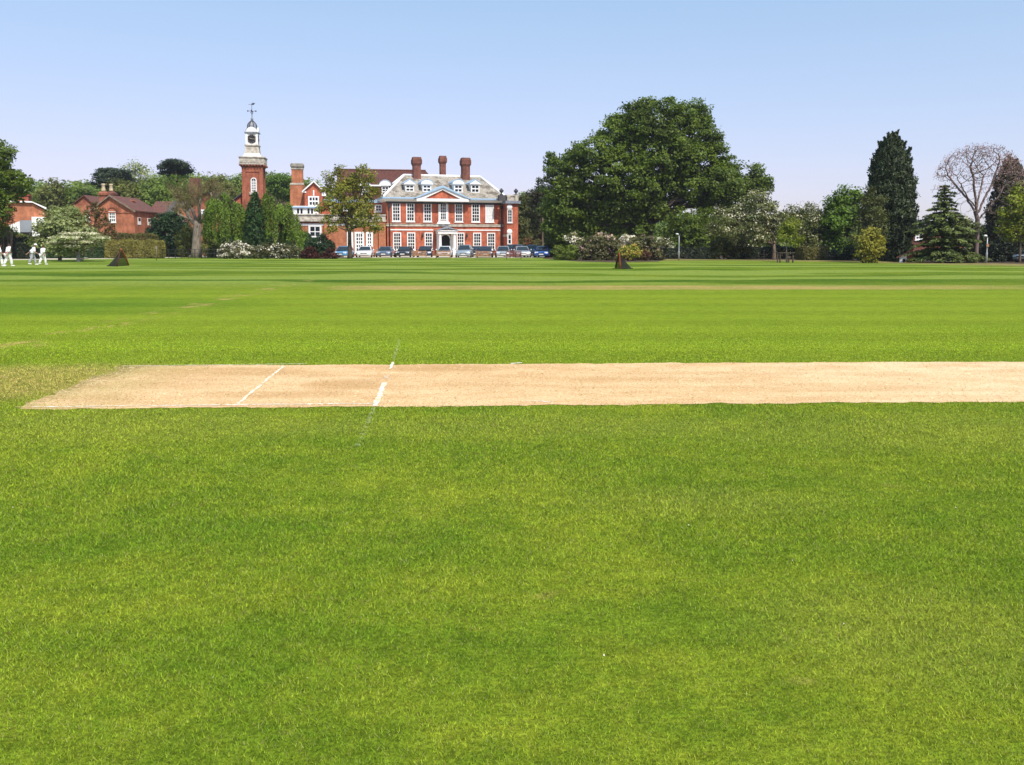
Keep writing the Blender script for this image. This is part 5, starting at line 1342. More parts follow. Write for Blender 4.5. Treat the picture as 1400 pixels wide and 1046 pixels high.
hedge('dark_hedge', 'long dark hedge with shade put into its leaf colour behind the lamp post', gx(905,101), gx(984,101), 101, 103, at(945,339,101).z, M['hedge_dark'], .17, 230, 88)
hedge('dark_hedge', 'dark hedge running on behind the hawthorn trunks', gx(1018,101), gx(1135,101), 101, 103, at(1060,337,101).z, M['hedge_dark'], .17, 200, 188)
hedge('dark_hedge', 'low dark hedge between the blue car and the rhododendrons', gx(745,112), gx(800,112), 112, 113.5, at(770,333,112).z, M['hedge_dark'], .17, 200, 189)
bush('hawthorn_bush', 'white flowering bush showing beneath the left of the great oak', 105, [(782,326,8),(790,331,7)], M['haw'], .22, .5, 26, 89, blossom=(M['white_flower'], .22, 14, 1))
bush('hawthorn_bush', 'white flowering bush in shade to the right of the rhododendrons', 104, [(905,332,7),(914,334,6)], M['haw'], .22, .5, 26, 90, blossom=(M['white_flower'], .22, 12, 1))
hb = (M['haw_flower'], .2, 10, .85)
broad_tree('hawthorn_tree', 'tall hawthorn dusted with cream blossom beneath the right arm of the great oak', 96, 1058, 0, [(1030,272,12),(1042,268,9),(1020,284,14),(1040,288,16),(1005,298,15),(1055,284,10),(1028,304,18),(1050,308,17),(990,308,14),(1010,318,16),(1035,324,16),(1062,322,13),(985,292,10),(975,312,9),(1066,298,10)], M['haw'], M['bark'], .22, .25, .24, .75, 34, 91, fill=.35, blossom=hb, minz=1.4)
broad_tree('hawthorn_tree', 'lower hawthorn with cream blossom between the yellow sapling and the bright green tree', 99, 1100, 0, [(1095,292,12),(1110,288,10),(1082,290,8),(1122,298,10),(1105,306,15),(1120,318,12),(1088,308,13),(1110,328,12),(1075,300,9),(1128,308,8),(1096,326,12)], M['haw'], M['bark'], .2, .25, .24, .75, 34, 92, fill=.35, blossom=hb, minz=1.2)
bare_tree('bare_tree', 'bare topped tree with thin twigs above the hawthorns', 108, 1098, [(1096,282,12,12),(1075,290,10,8),(1115,284,10,8)], .10, M['twig'], None, 93, .013, 110, 300, step=.4)
broad_tree('yellow_sapling', 'small yellow green sapling growing out of the wooden tree guard', 84, 1075, 0, [(1080,306,9),(1072,314,8),(1088,310,8),(1078,320,10),(1092,324,7),(1068,326,6),(1084,332,7)], M['lime'], M['bark_grey'], .06, .5, .2, .55, 26, 94, fill=.4, minz=1.2)
hedge('clipped_hedge', 'rounded brownish green clipped hedge behind the yellow sapling', gx(1094,92), gx(1132,92), 91, 94, at(1112,337.5,92).z, M['hedge_brown'], .16, 260, 95, .45)
broad_tree('chestnut_tree', 'bright green leafy tree left of the tall dark cypress', 98, 1152, 0, [(1158,268,13),(1145,275,12),(1170,272,11),(1135,288,11),(1155,292,18),(1175,295,14),(1140,306,15),(1165,318,18),(1135,326,13),(1155,338,16),(1175,335,14)], M['bright'], M['bark_dark'], .28, .25, .32, .8, 42, 96)
broad_tree('birch_tree', 'fine leaved olive green birch against the tall dark cypress', 81, 1182, 0, [(1192,262,7),(1186,272,9),(1200,276,10),(1180,288,11),(1196,294,14),(1178,308,13),(1198,314,13),(1170,328,11),(1186,334,14),(1204,300,8),(1172,344,9),(1190,348,9)], M['birch'], M['bark_grey'], .12, .4, .17, .6, 38, 97, fill=.5, k=.9)
bush('golden_shrub', 'upright golden yellow shrub in front of the tall dark cypress', 77, [(1190,317,6),(1198,320,6),(1182,321,6),(1190,324,8),(1180,328,8),(1200,328,8),(1190,336,11),(1178,342,7),(1202,342,7),(1192,350,9),(1184,354,6)], M['gold'], .19, .45, 34, 98)
spire('cypress_tree', 'very tall dark cypress with ragged pointed top', 86, 1214, 0, 186, [(0,23),(.15,28),(.38,31),(.6,28),(.75,24),(.86,20),(.93,13),(.97,7),(1,2)], M['cypress'], 99, 60000, .30, 1.0, .6, .35, spike=.2, rough=.08)
def cedar_cone(name, label, Y, bx, ty, halfw, mat, seed, tiers=16, cat='tree'):
    rng = np.random.default_rng(seed); b = gp(bx, Y); top = at(bx, ty, Y).z; m = mpp(Y); t = thing(name, label, cat, b)
    mb = MB(); mb.tube([b, (b.x,Y,top*.5), (b.x,Y,top)], [.24,.14,.015], 8); C = []; N = []; X = []
    for i in range(tiers):
        f = (i+rng.uniform(-.2,.2))/tiers; z = max(.4, top*(f*.985+.015)); L_ = float(np.interp(f, [0,.3,.45,.6,.75,.88,1], [1,1,.85,.58,.34,.2,.05]))*halfw*m*rng.uniform(.78,1.15)+.1
        nb = max(5, int(13*(1-f)+4)); a0 = rng.uniform(0, 6.28)
        for j in range(nb):
            a = a0+6.283*j/nb+rng.normal()*.15; ln = L_*rng.uniform(.55,1.18); d = np.array([math.cos(a), math.sin(a), 0])
            dz = lambda s_: .22*s_-.30*s_*s_/max(ln, .3)
            e = np.array([b.x,Y,z])+d*ln+np.array([0,0,dz(ln)])
            mid = np.array([b.x,Y,z])+d*ln*.5+np.array([0,0,dz(ln*.5)])
            mb.tube([(b.x,Y,z), tuple(mid), tuple(e)], [.05,.03,.01], 4, cap=False)
            n = int(46*ln+12); s_ = ln*rng.random(n)**.7
            wv = .36*ln*(1-s_/ln*.75)*rng.uniform(-1,1,n)
            side = np.array([-d[1], d[0], 0])
            P = np.array([b.x,Y,z])+d*s_[:,None]+side*wv[:,None]+np.stack([np.zeros(n), np.zeros(n), .22*s_-.30*s_*s_/max(ln,.3)+rng.normal(size=n)*.05-abs(wv)*.15], 1)
            C.append(P); N.append(rng.normal(size=(n,3))*.4+np.array([0,0,1.])+d*.35); X.append(np.tile(d, (n,1))+side*np.sign(wv)[:,None]*.6)
    C = np.concatenate(C); N = np.concatenate(N); X = np.concatenate(X); ok = C[:,2] > .1
    link('crown', leaf_mesh('crown', C[ok], N[ok], .27*rng.uniform(.6,1.4,ok.sum()), rng, X[ok], .5), mat, t, True)
    mb.build('trunk', M['bark_dark'], t, True)
cedar_cone('cedar_tree', 'broad tiered cedar with a thin leader in front of the brick building', 79, 1288, 250, 45, M['cedar'], 100, 24)
# the bare umbrella crown
def umbrella():
    rng = np.random.default_rng(102); Y = 79; m = mpp(Y)
    A = []
    for i in range(1700):
        r = math.sqrt(rng.random())*1.02; a = rng.uniform(0, 6.283); c = at(1341, 200, Y); zt_ = c.z+.1-2.5*r**3.2-(.3 if r < .2 else 0)
        A.append((c.x+r*58*m*math.cos(a), Y+r*3.0*math.sin(a), zt_-abs(rng.normal())*(.35 if i % 3 else 1.3)))
    for i in range(40):
        r = rng.uniform(.4,.95); a = rng.uniform(0,6.283); c = at(1338, 272+rng.uniform(-14,24), Y); A.append((c.x+r*46*m*math.cos(a), Y+r*2.6*math.sin(a), c.z))
    b = gp(1334, Y); t = thing('paulownia_tree', 'leafless tree with wide umbrella crown and mauve flower buds', 'tree', b)
    lim = [[(1333,290,0),(1322,272,.3),(1306,254,.5),(1296,240,.6)],[(1335,290,0),(1334,268,-.3),(1331,245,-.5),(1326,228,-.6)],[(1338,290,0),(1346,270,.4),(1358,248,.6),(1362,232,.8)],[(1338,300,0),(1352,284,-.5),(1366,268,-.9),(1376,250,-1)],[(1335,285,0),(1340,262,.8),(1345,240,1.5)],[(1336,285,0),(1320,266,-.9),(1312,250,-1.7)]]
    P, par, w_, kids = grow(np.array(A), b, at(1336.5, 300, Y), rng, .24, infl=30, kill=.26, iters=70, jitter=.12, limbs_=[[np.array(at(q[0],q[1],Y+q[2])) for q in l] for l in lim])
    mb = MB(); branch_mesh(mb, P, par, w_, .0125, .34, .46); mb.build('trunk', M['bark_mauve'], t, True)
    mb = MB(); 
    tips = np.array([i for i in range(len(P)) if w_[i] <= 2 and P[i][2] > at(1341,262,Y).z])
    C = P[np.repeat(tips, 4)]+rng.normal(size=(len(tips)*4,3))*.13+np.array([0,0,.10])
    ax = np.tile(np.array([0,0,1.]), (len(C),1))
    fbd = link('flower_buds', leaf_mesh('flower_buds', C, rng.normal(size=C.shape), .13*rng.uniform(.5,1.3,len(C)), rng, ax, .5), M['paul_flower'], t, True); fbd['kind'] = 'stuff'
umbrella()
spire('brown_cypress', 'tall brownish cypress behind the umbrella crown at the right edge', 88, 1378, 0, 219, [(0,40),(.2,36),(.5,26),(.8,19),(.93,12),(1,3)], M['brown_cypress'], 103, 26000, .30, .9, .5, .3, spike=.18)
broad_tree('maple_tree', 'yellow green young maple at the right edge of the picture', 79, 1394, 0, [(1398,262,12),(1412,268,16),(1384,276,10),(1398,284,15),(1376,292,10),(1414,296,18),(1392,304,15),(1374,312,9),(1402,318,16),(1384,324,9),(1424,280,16),(1425,315,16)], M['lime'], M['bark'], .10, .4, .24, .7, 34, 104, minz=1.9)
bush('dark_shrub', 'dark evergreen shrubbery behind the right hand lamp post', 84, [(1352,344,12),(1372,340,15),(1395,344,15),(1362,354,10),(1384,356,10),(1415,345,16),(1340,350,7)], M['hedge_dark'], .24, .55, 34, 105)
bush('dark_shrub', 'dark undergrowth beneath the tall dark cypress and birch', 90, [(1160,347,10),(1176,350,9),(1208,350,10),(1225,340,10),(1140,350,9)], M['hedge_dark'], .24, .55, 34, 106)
bush('pale_shrub', 'pale blossoming shrub between the cedar and the bare umbrella tree', 90, [(1316,306,12),(1324,318,10),(1312,325,10),(1330,330,9),(1322,345,12)], M['haw'], .22, .55, 30, 107, blossom=(M['haw_flower'], .2, 8, .8))
# flower bed in front of the oak
bush('box_dome', 'clipped green box dome on the left of the pair by the cars', 92, [(762,345.5,10),(766,349,8)], M['box'], .13, .35, 44, 108, fill=.2, spread=.4)
bush('box_dome', 'clipped green box dome on the right of the pair, touching the rhododendron', 91, [(784,345.5,11),(780,350,8)], M['box'], .13, .35, 44, 109, fill=.2, spread=.4)
bush('rhododendron', 'large rhododendron with pale pink blossom on its crown', 90, [(816,332,13),(804,338,12),(830,334,12),(842,340,10),(818,346,13),(838,350,9),(802,349,9)], M['rhodo'], .22, .5, 40, 110, blossom=(M['mauve_flower'], .2, 3, .6))
bush('rhododendron', 'broad dark rhododendron behind the yellow azalea', 91, [(882,333,12),(870,334,10),(894,340,11),(878,346,12),(898,350,8),(866,349,8)], M['rhodo'], .22, .5, 40, 111, blossom=(M['mauve_flower'], .2, 2, .5))
bush('pink_rhododendron', 'pale pink flower heads of the rhododendron behind the left of the bed', 92, [(826,325,7),(834,329,6),(818,326,5)], M['rhodo'], .22, .45, 18, 112, blossom=(M['pink_flower'], .24, 26, 1.2))
bush('pink_rhododendron', 'whitish pink flower heads between the two large rhododendrons', 92, [(856,328,7),(848,332,6),(864,328,6),(853,335,6)], M['rhodo'], .22, .45, 18, 113, blossom=(M['white_flower'], .24, 26, 1.2))
bush('yellow_azalea', 'bright yellow azalea behind the right training goal', 87, [(856,343,8),(866,341,7),(850,346,5),(870,346,6),(860,349,6)], M['lime'], .18, .45, 26, 114, blossom=(M['yellow_flower'], .17, 14, 1.1))
bush('orange_azalea', 'small russet azalea in the middle of the right rhododendron', 88.5, [(885,345,5),(882,350,4)], M['copper'], .18, .4, 30, 115)
# ------------------------------------------------------------------ small things
def railing():
    Y = 104; x0, x1 = gx(222,Y), gx(302,Y); t = thing('iron_railing', 'low dark iron railing along the path below the pollarded tree', 'railing', (x0,Y,0))
    w_ = x1-x0; n = 9; mb = MB()
    for i in range(n+1):
        u = w_*i/n; mb.box(u-.03, u+.03, -.03, .03, 0, 1.12)
    mb.build('posts', M['iron'], t)
    mb = MB()
    for z in (1.06, .6): mb.tube([(-.1,-.045,z),(w_+.1,-.045,z)], .026, 6)
    mb.build('rail', M['iron'], t)
railing()
p = gp(214,92); t = thing('stake', 'thin grey stake standing on the lawn edge before the clipped hedges', 'stake', p)
MB().tube([(0,0,-.1),(.01,0,.8),(.02,0,1.5)], [.045,.042,.035], 8).build('shaft', M['wood_grey'], t); MB().box(-.12, .16, -.012, .012, 1.2, 1.45).build('marker', M['wood_grey'], t)
def lamp(label, px, Y, ty, sign=False):
    b = gp(px, Y); h = at(px, ty, Y).z; t = thing('lamp_post', label, 'lamp post', b, 0, 'lamp posts along the drive')
    MB().lathe([(.085,0),(.085,.9),(.06,1.0),(.05,h*.6),(.042,h-.1)], 10).build('pole', M['pole'], t)
    hd = MB().tube([(0,0,h-.12),(-.05,-.02,h-.02),(-.2,-.06,h+.03)], [.042,.036,.03], 8).build('arm', M['pole'], t)
    MB().lathe([(.04,h+.0),(.13,h+.02),(.16,h+.08),(.1,h+.14),(.02,h+.16)], 12, (-.22,-.06)).build('lamp_head', M['white'], t)
    if sign: MB().box(-.11, .11, -.12, -.07, h*.62, h*.62+.26).build('sign_plate', M['wood'], t)
lamp('white lamp post in front of the dark hedge right of the rhododendrons', 928, 92, 321)
lamp('grey lamp post with small brown plate near the bare umbrella tree', 1348.5, 76, 323.5, True)
# wooden guard round the sapling
Y = 79; b = gp(1073, Y); t = thing('tree_guard', 'dark wooden frame of posts and rails round the yellow sapling', 'tree guard', b)
for x_, y_ in ((-.6,-.5),(.58,-.45),(-.05,-.75),(.5,.5),(-.5,.55)):
    MB().box(x_-.05, x_+.05, y_-.05, y_+.05, -.02, .86).build('post', M['bark_dark'], t)
mb = MB(); mb.box(-.72, .72, -.62, -.52, .862, .94); mb.box(-.72, .72, .5, .6, .862, .94); mb.box(-.70, -.58, -.518, .498, .864, .93); mb.box(.56, .68, -.518, .498, .864, .93); mb.box(-.12,.3,-.82,-.72,.42,.6)
mb.build('rail', M['bark_dark'], t)
M['net_pole'] = plain('dark_pole', (.09,.03,.022), .6, .3)
def goal(label, apex, foot_a, foot_b, back, Y, grp, wp, slope):
    """pop-up practice goal: bent pole front, black net drawn back to a peg"""
    A_ = at(*apex, Y); P = [ground(*q) for q in (foot_a, foot_b, back)]
    b = Vector(((P[0].x+P[1].x)/2, Y, 0)); t = thing('practice_goal', label, 'goal', b, 0, grp)
    fa_, fb_, bk = P
    fr_ = []
    for i in range(13):
        s_ = i/12
        if s_ < .5: q = fa_.lerp(A_, math.sin(s_*2*math.pi/2)); q.z = A_.z*(math.sin(s_*math.pi))**.75
        else: q = fb_.lerp(A_, math.sin((1-s_)*math.pi)); q.z = A_.z*(math.sin(s_*math.pi))**.75
        fr_.append(q)
    fr_[0] = fa_; fr_[-1] = fb_
    MB().tube(fr_[:7], wp, 8).build('frame', M['net_pole'] if slope < 0 else M['orange'], t, True); MB().tube(fr_[6:], wp*1.25, 8).build('frame', M['orange'] if slope < 0 else M['net_pole'], t, True)
    mb = MB(); n = len(fr_); m = 8; vs = []
    for q in fr_:
        for j in range(m+1):
            k = j/m; e = q.lerp(bk+(fb_-fa_)*.12*((fr_.index(q)/12)-.5), k); e.z = max(.03, q.z*(1-k)**1.15); vs.append(tuple(e))
    fs = [(i*(m+1)+j, i*(m+1)+j+1, (i+1)*(m+1)+j+1, (i+1)*(m+1)+j) for i in range(n-1) for j in range(m)]
    mb.add(vs, fs); mb.build('net', M['net'], t, True)
    mb = MB(); mb.tube([fa_+Vector((0,0,.02)), bk+Vector((0,0,.02)), fb_+Vector((0,0,.02))], .018, 6); mb.build('ground_rail', M['iron'], t, True)
    MB().lathe([(.04,.005),(.04,.05),(.015,.08)], 8, (bk.x, bk.y)).build('peg', M['iron'], t, True)
    return t
goal('left practice goal with black net sloping down to the left', (165.5,341), (160,364.4), (176,363.0), (146.5,364.0), 65, 'pop-up practice goals on the lawn', .05, -1)
goal('right practice goal with a red upright and black net sloping right', (846.5,346.5), (848,368), (841.5,366.5), (864.5,367.4), 57.5, 'pop-up practice goals on the lawn', .045, 1)
# benches facing the lawn
def bench(label, px, Y, w_, mat, rz, h=.92, cat='bench'):
    b = gp(px, Y); t = thing('garden_bench', label, cat, b, rz, 'wooden benches along the lawn edge')
    for x_ in (-w_/2+.05, w_/2-.05):
        MB().box(x_-.04, x_+.04, -.30, -.22, 0, .62).build('leg', mat, t); MB().prism_x([(.16,0),(.25,0),(.36,h),(.28,h)], x_-.04, x_+.04).build('leg', mat, t)
        MB().box(x_-.05, x_+.05, -.34, .2, .623, .67).build('armrest', mat, t)
    mb = MB()
    for i in range(4): mb.box(-w_/2+.02, w_/2-.02, -.27+.11*i, -.18+.11*i, .40, .44)
    mb.box(-w_/2+.1, w_/2-.1, -.29, -.26, .30, .398); mb.build('seat', mat, t)
    mb = MB(); mb.box(-w_/2+.095, w_/2-.095, .262, .31, h-.14, h-.02); mb.box(-w_/2+.095, w_/2-.095, .20, .25, .47, .55)
    n = int(w_/.13)
    for i in range(n):
        x_ = -w_/2+.14+(w_-.28)*i/(n-1); mb.add([(x_-.035,.205,.54),(x_+.035,.205,.54),(x_+.035,.235,.54),(x_-.035,.235,.54),(x_-.035,.268,h-.13),(x_+.035,.268,h-.13),(x_+.035,.298,h-.13),(x_-.035,.298,h-.13)], [(0,3,2,1),(4,5,6,7),(0,1,5,4),(1,2,6,5),(2,3,7,6),(3,0,4,7)])
    mb.build('backrest', mat, t)
bench('orange brown wooden bench in front of the dark car left of the porch', 573.5, 104, 1.65, M['wood'], R(4))
bench('orange brown wooden bench in front of the white car by the porch', 606, 103.5, 1.75, M['wood'], R(-3))
bench('weathered wooden bench in front of the dark blue car', 660.5, 97.5, 1.7, M['wood'], R(2))
bench('dark red stained bench furthest right, before two pale cars', 702.5, 97, 1.7, M['wood_red'], R(0))
# ---- parked cars ----------------------------------------------------------------------------
def paint(name, col, metal=.3): return plain(name, col, .28, .5, metal, .03, 1, coat=.6)
M['tyre'] = plain('tyre_rubber', (.02,.02,.021), .85, .2); M['rim'] = plain('alloy_rim', (.45,.46,.48), .35, .5, .7, .1)
M['car_glass'] = plain('car_glass', (.02,.028,.036), .04, .6, 0, .1); M['lens'] = plain('headlamp_lens', (.62,.65,.68), .08, .7, .2, .1)
M['trim'] = plain('black_trim', (.02,.02,.022), .6, .3); M['plate'] = plain('number_plate', (.75,.75,.72), .4, .4, 0, .03)
def loft(secs, mb, smooth=True):
    n = len(secs[0]); vs = [p for s_ in secs for p in s_]; fs = []
    for i in range(len(secs)-1):
        for k in range(n): fs.append((i*n+k, i*n+(k+1)%n, (i+1)*n+(k+1)%n, (i+1)*n+k))
    fs += [tuple(range(n-1,-1,-1)), tuple((len(secs)-1)*n+k for k in range(n))]
    mb.add(vs, fs, smooth)
def car(label, px, Y, pm, kind='hatch', rz=0.0, name='parked_car'):
    b = gp(px, Y); t = thing(name, label, 'car', b, rz, 'cars parked in front of the mansion')
    Lc, Wc, Hc, bel, hood = {'hatch': (3.95,1.70,1.47,.92,.80), 'saloon': (4.5,1.76,1.42,.92,.84), 'mpv': (4.3,1.76,1.64,1.0,.94), 'estate': (4.5,1.78,1.46,.93,.85), 'suv': (4.4,1.84,1.70,1.06,.98)}[kind]
    hw = Wc/2; y0, y1 = -Lc/2, Lc/2
    def sec(y, zb, zt, w_): return [(-w_*.9,y,zb),(w_*.9,y,zb),(w_,y,zb+.14),(w_*1.0,y,(zb+zt)/2+.05),(w_*.95,y,zt-.07),(w_*.84,y,zt),(-w_*.84,y,zt),(-w_*.95,y,zt-.07),(-w_*1.0,y,(zb+zt)/2+.05),(-w_,y,zb+.14)]
    mb = MB(); tail = bel-.02 if kind != 'saloon' else bel+.02
    loft([sec(y0,.34,.60,hw*.78), sec(y0+.10,.22,hood-.16,hw*.92), sec(y0+.35,.20,hood-.05,hw*.985), sec(y0+Lc*.25,.20,hood+.05,hw), sec(y0+Lc*.36,.20,bel,hw), sec(y0+Lc*.72,.20,bel+.02,hw), sec(y1-.32,.22,tail,hw*.98), sec(y1-.06,.30,tail-.1,hw*.92), sec(y1,.38,tail-.3,hw*.84)], mb)
    body = mb.build('body', pm, t)
    # cabin
    ws0, ws1 = y0+Lc*.27, y0+Lc*.44
    re1, re0 = {'hatch': (y1-.50, y1-.14), 'saloon': (y1-1.35, y1-.72), 'mpv': (y1-.32, y1-.1), 'estate': (y1-.55, y1-.14), 'suv': (y1-.38, y1-.1)}[kind]
    wb, wt = hw*.90, hw*.70; zb = bel-.01; zt = Hc-.05
    mb = MB(); loft([[(-wb,ws0,zb),(wb,ws0,zb),(wb,re0,zb),(-wb,re0,zb)], [(-wt,ws1,zt),(wt,ws1,zt),(wt,re1,zt),(-wt,re1,zt)], [(-wt*.86,ws1+.15,Hc),(wt*.86,ws1+.15,Hc),(wt*.86,re1-.12,Hc),(-wt*.86,re1-.12,Hc)]], mb)
    mb.build('roof', pm, t)
    def pane_(name, q, off):   # four corners of a cabin face, shrunk and set proud
        c = sum((Vector(k) for k in q), Vector())/4; nn = (Vector(q[1])-Vector(q[0])).cross(Vector(q[3])-Vector(q[0])).normalized()
        vs = [c+(Vector(k)-c)*.88+nn*off for k in q]; vs2 = [v-nn*off*1.6 for v in vs]
        MB().add(vs+vs2, [(0,1,2,3),(7,6,5,4),(0,4,5,1),(1,5,6,2),(2,6,7,3),(3,7,4,0)]).build(name, M['car_glass'], t)
    pane_('windscreen', [(-wb,ws0,zb+.02),(wb,ws0,zb+.02),(wt,ws1,zt),(-wt,ws1,zt)], .008)
    pane_('rear_window', [(wb,re0,zb+.02),(-wb,re0,zb+.02),(-wt,re1,zt),(wt,re1,zt)], .008)
    for s_ in (1,-1):
        q = [(s_*wb,ws0+.15,zb+.03),(s_*wb,re0-.1,zb+.03),(s_*wt,re1-.06,zt),(s_*wt,ws1+.06,zt)]
        pane_('side_window', q if s_ > 0 else [q[1],q[0],q[3],q[2]], .008)
        # headlight
        x_ = s_*hw*.66; MB().add([(x_-.20,y0+.035 if s_<0 else y0+.02,.57),(x_+.20,y0+.02 if s_<0 else y0+.035,.57),(x_+.19,y0+.12,.73),(x_-.19,y0+.12,.73),(x_-.20,y0+.28,.57),(x_+.20,y0+.28,.57),(x_+.19,y0+.28,.72),(x_-.19,y0+.28,.72)], [(0,1,2,3),(4,7,6,5),(0,4,5,1),(1,5,6,2),(2,6,7,3),(3,7,4,0)]).build('headlight', M['lens'], t)
        MB().lathe([(.03,0),(.09,.03),(.09,.14),(.03,.17)], 8, (ws0+.2, bel+.08), axis='x').build('mirror', pm, t).location = (s_*(hw+.03) - (.17 if s_ < 0 else 0), 0, 0)
        for yy in (y0+.78, y1-.78):
            xo = s_*(hw-.02); wl = MB().lathe([(.27,xo-.1),(.315,xo-.08),(.315,xo+.04),(.28,xo+.06)], 18, (yy,.315), axis='x').build('wheel', M['tyre'], t)
            MB().lathe([(.19,xo-.102),(.2,xo+.03),(.17,xo+.066),(.03,xo+.062)], 14, (yy,.315), axis='x').build('rim', M['rim'], wl)
    MB().box(-hw*.42, hw*.42, y0-.012, y0+.1, .50, .60).build('grille', M['trim'], t)
    MB().box(-hw*.6, hw*.6, y0+.02, y0+.12, .27, .37).build('air_intake', M['trim'], t)
    MB().box(-.26, .26, y0-.03, y0-.013, .385, .49).build('number_plate', M['plate'], t)
    t.scale = (1.1, 1.05, 1.0)
    mb = MB(); mb.box(-hw*.8, hw*.8, ws0-.10, ws0-.02, bel-.03, bel+.005); mb.build('wiper_cowl', M['trim'], t)
    return t
pc = {'sky': paint('sky_blue_paint', (.12,.30,.50)), 'white': paint('white_car_paint', (.72,.73,.74), 0), 'slate': paint('slate_blue_paint', (.10,.14,.21)), 'black': paint('black_car_paint', (.02,.024,.032)),
      'silver': paint('silver_paint', (.48,.50,.52), .5), 'ice': paint('pale_silver_paint', (.36,.42,.46), .5), 'navy': paint('navy_paint', (.025,.035,.07)), 'blue': paint('blue_car_paint', (.02,.085,.30)), 'wine': paint('wine_paint', (.09,.02,.025)), 'grey': paint('dark_grey_paint', (.06,.065,.07))}
for lb, px, Y, pm, kd, rz in (
  ('sky blue hatchback partly behind the young oak trunk', 470.5, 113, 'sky', 'hatch', -4), ('white estate car right of the young oak trunk', 500, 113.5, 'white', 'estate', 3),
  ('slate blue saloon between the white estate and the black car', 527.5, 114, 'slate', 'saloon', 0), ('black saloon with bright number plate below the left windows', 554, 114, 'black', 'saloon', -2),
  ('dark navy car behind the first bench left of the porch', 581, 114.5, 'navy', 'hatch', 4), ('white hatchback parked right in front of the porch', 608.2, 113, 'white', 'hatch', 2),
  ('pale silver people carrier just right of the porch', 635.5, 113, 'ice', 'mpv', -2), ('dark navy estate behind the weathered bench', 663, 112.5, 'navy', 'estate', 3),
  ('silver hatchback between the navy estate and the dark red bench', 688, 112.5, 'silver', 'hatch', 0), ('pale silver four by four behind the dark red bench', 713.5, 113, 'silver', 'estate', 5),
  ('dark grey car squeezed beside the bright blue one', 727, 116, 'grey', 'mpv', -3), ('bright blue car at the right end of the parked row', 741.5, 112, 'blue', 'hatch', -6),
  ('black car showing between the silver people carrier and the navy estate', 650, 121, 'black', 'estate', 0), ('wine red car parked behind the silver hatchback', 700, 120.5, 'wine', 'suv', 2),
  ('dark blue van standing tallest behind the wine red car', 707, 126, 'slate', 'suv', 0)):
    car(lb, px, Y, pc[pm], kd, R(rz))
c1 = car('dark car half hidden by shrubs beside the right hand lamp post', 1343, 90, pc['slate'], 'hatch', R(60)); c1['group'] = 'cars behind the right hand trees'
c2 = car('pale silver car cut off by the right edge of the picture', 1417, 80, pc['silver'], 'hatch', R(-70)); c2['group'] = 'cars behind the right hand trees'
# white parasol tip behind the cars
# ------------------------------------------------------------------ cricketers
M['skin'] = plain('skin', (.48,.26,.18), .55, .35, 0, .08); M['whites'] = plain('cricket_whites', (.80,.80,.79), .8, .2, 0, .04, 6); M['hair'] = plain('dark_hair', (.03,.02,.015), .7, .3)
M['shaded_whites'] = plain('shaded_white_trousers', (.36,.37,.40), .85, .2, 0, .1); M['red'] = plain('red_trim', (.45,.06,.07), .8, .2, 0, .1); M['eye'] = plain('eye', (.03,.02,.02), .3, .5)  # the hatted cricketer's white trousers, greyed to carry shade in the colour
def skin_mesh(name, V, E, Rd, levels=1):
    me = bpy.data.meshes.new(name); me.from_pydata([tuple(v) for v in V], E, []); o = bpy.data.objects.new(name, me); COL.objects.link(o)
    md = o.modifiers.new('skin', 'SKIN'); md.use_smooth_shade = True
    lay = me.skin_vertices[0].data if me.skin_vertices else None
    if lay is None:
        me.update(); bm = bmesh.new(); bm.from_mesh(me); bm.verts.layers.skin.verify(); bm.to_mesh(me); bm.free(); lay = me.skin_vertices[0].data
    for i, r in enumerate(Rd):
        lay[i].radius = (r if hasattr(r, '__len__') else (r, r)); lay[i].use_root = (i == 0)
    sb = o.modifiers.new('sub', 'SUBSURF'); sb.levels = sb.render_levels = levels
    dg = bpy.context.evaluated_depsgraph_get(); m2 = bpy.data.meshes.new_from_object(o.evaluated_get(dg)); m2.name = name
    bpy.data.objects.remove(o); bpy.data.meshes.remove(me); return m2
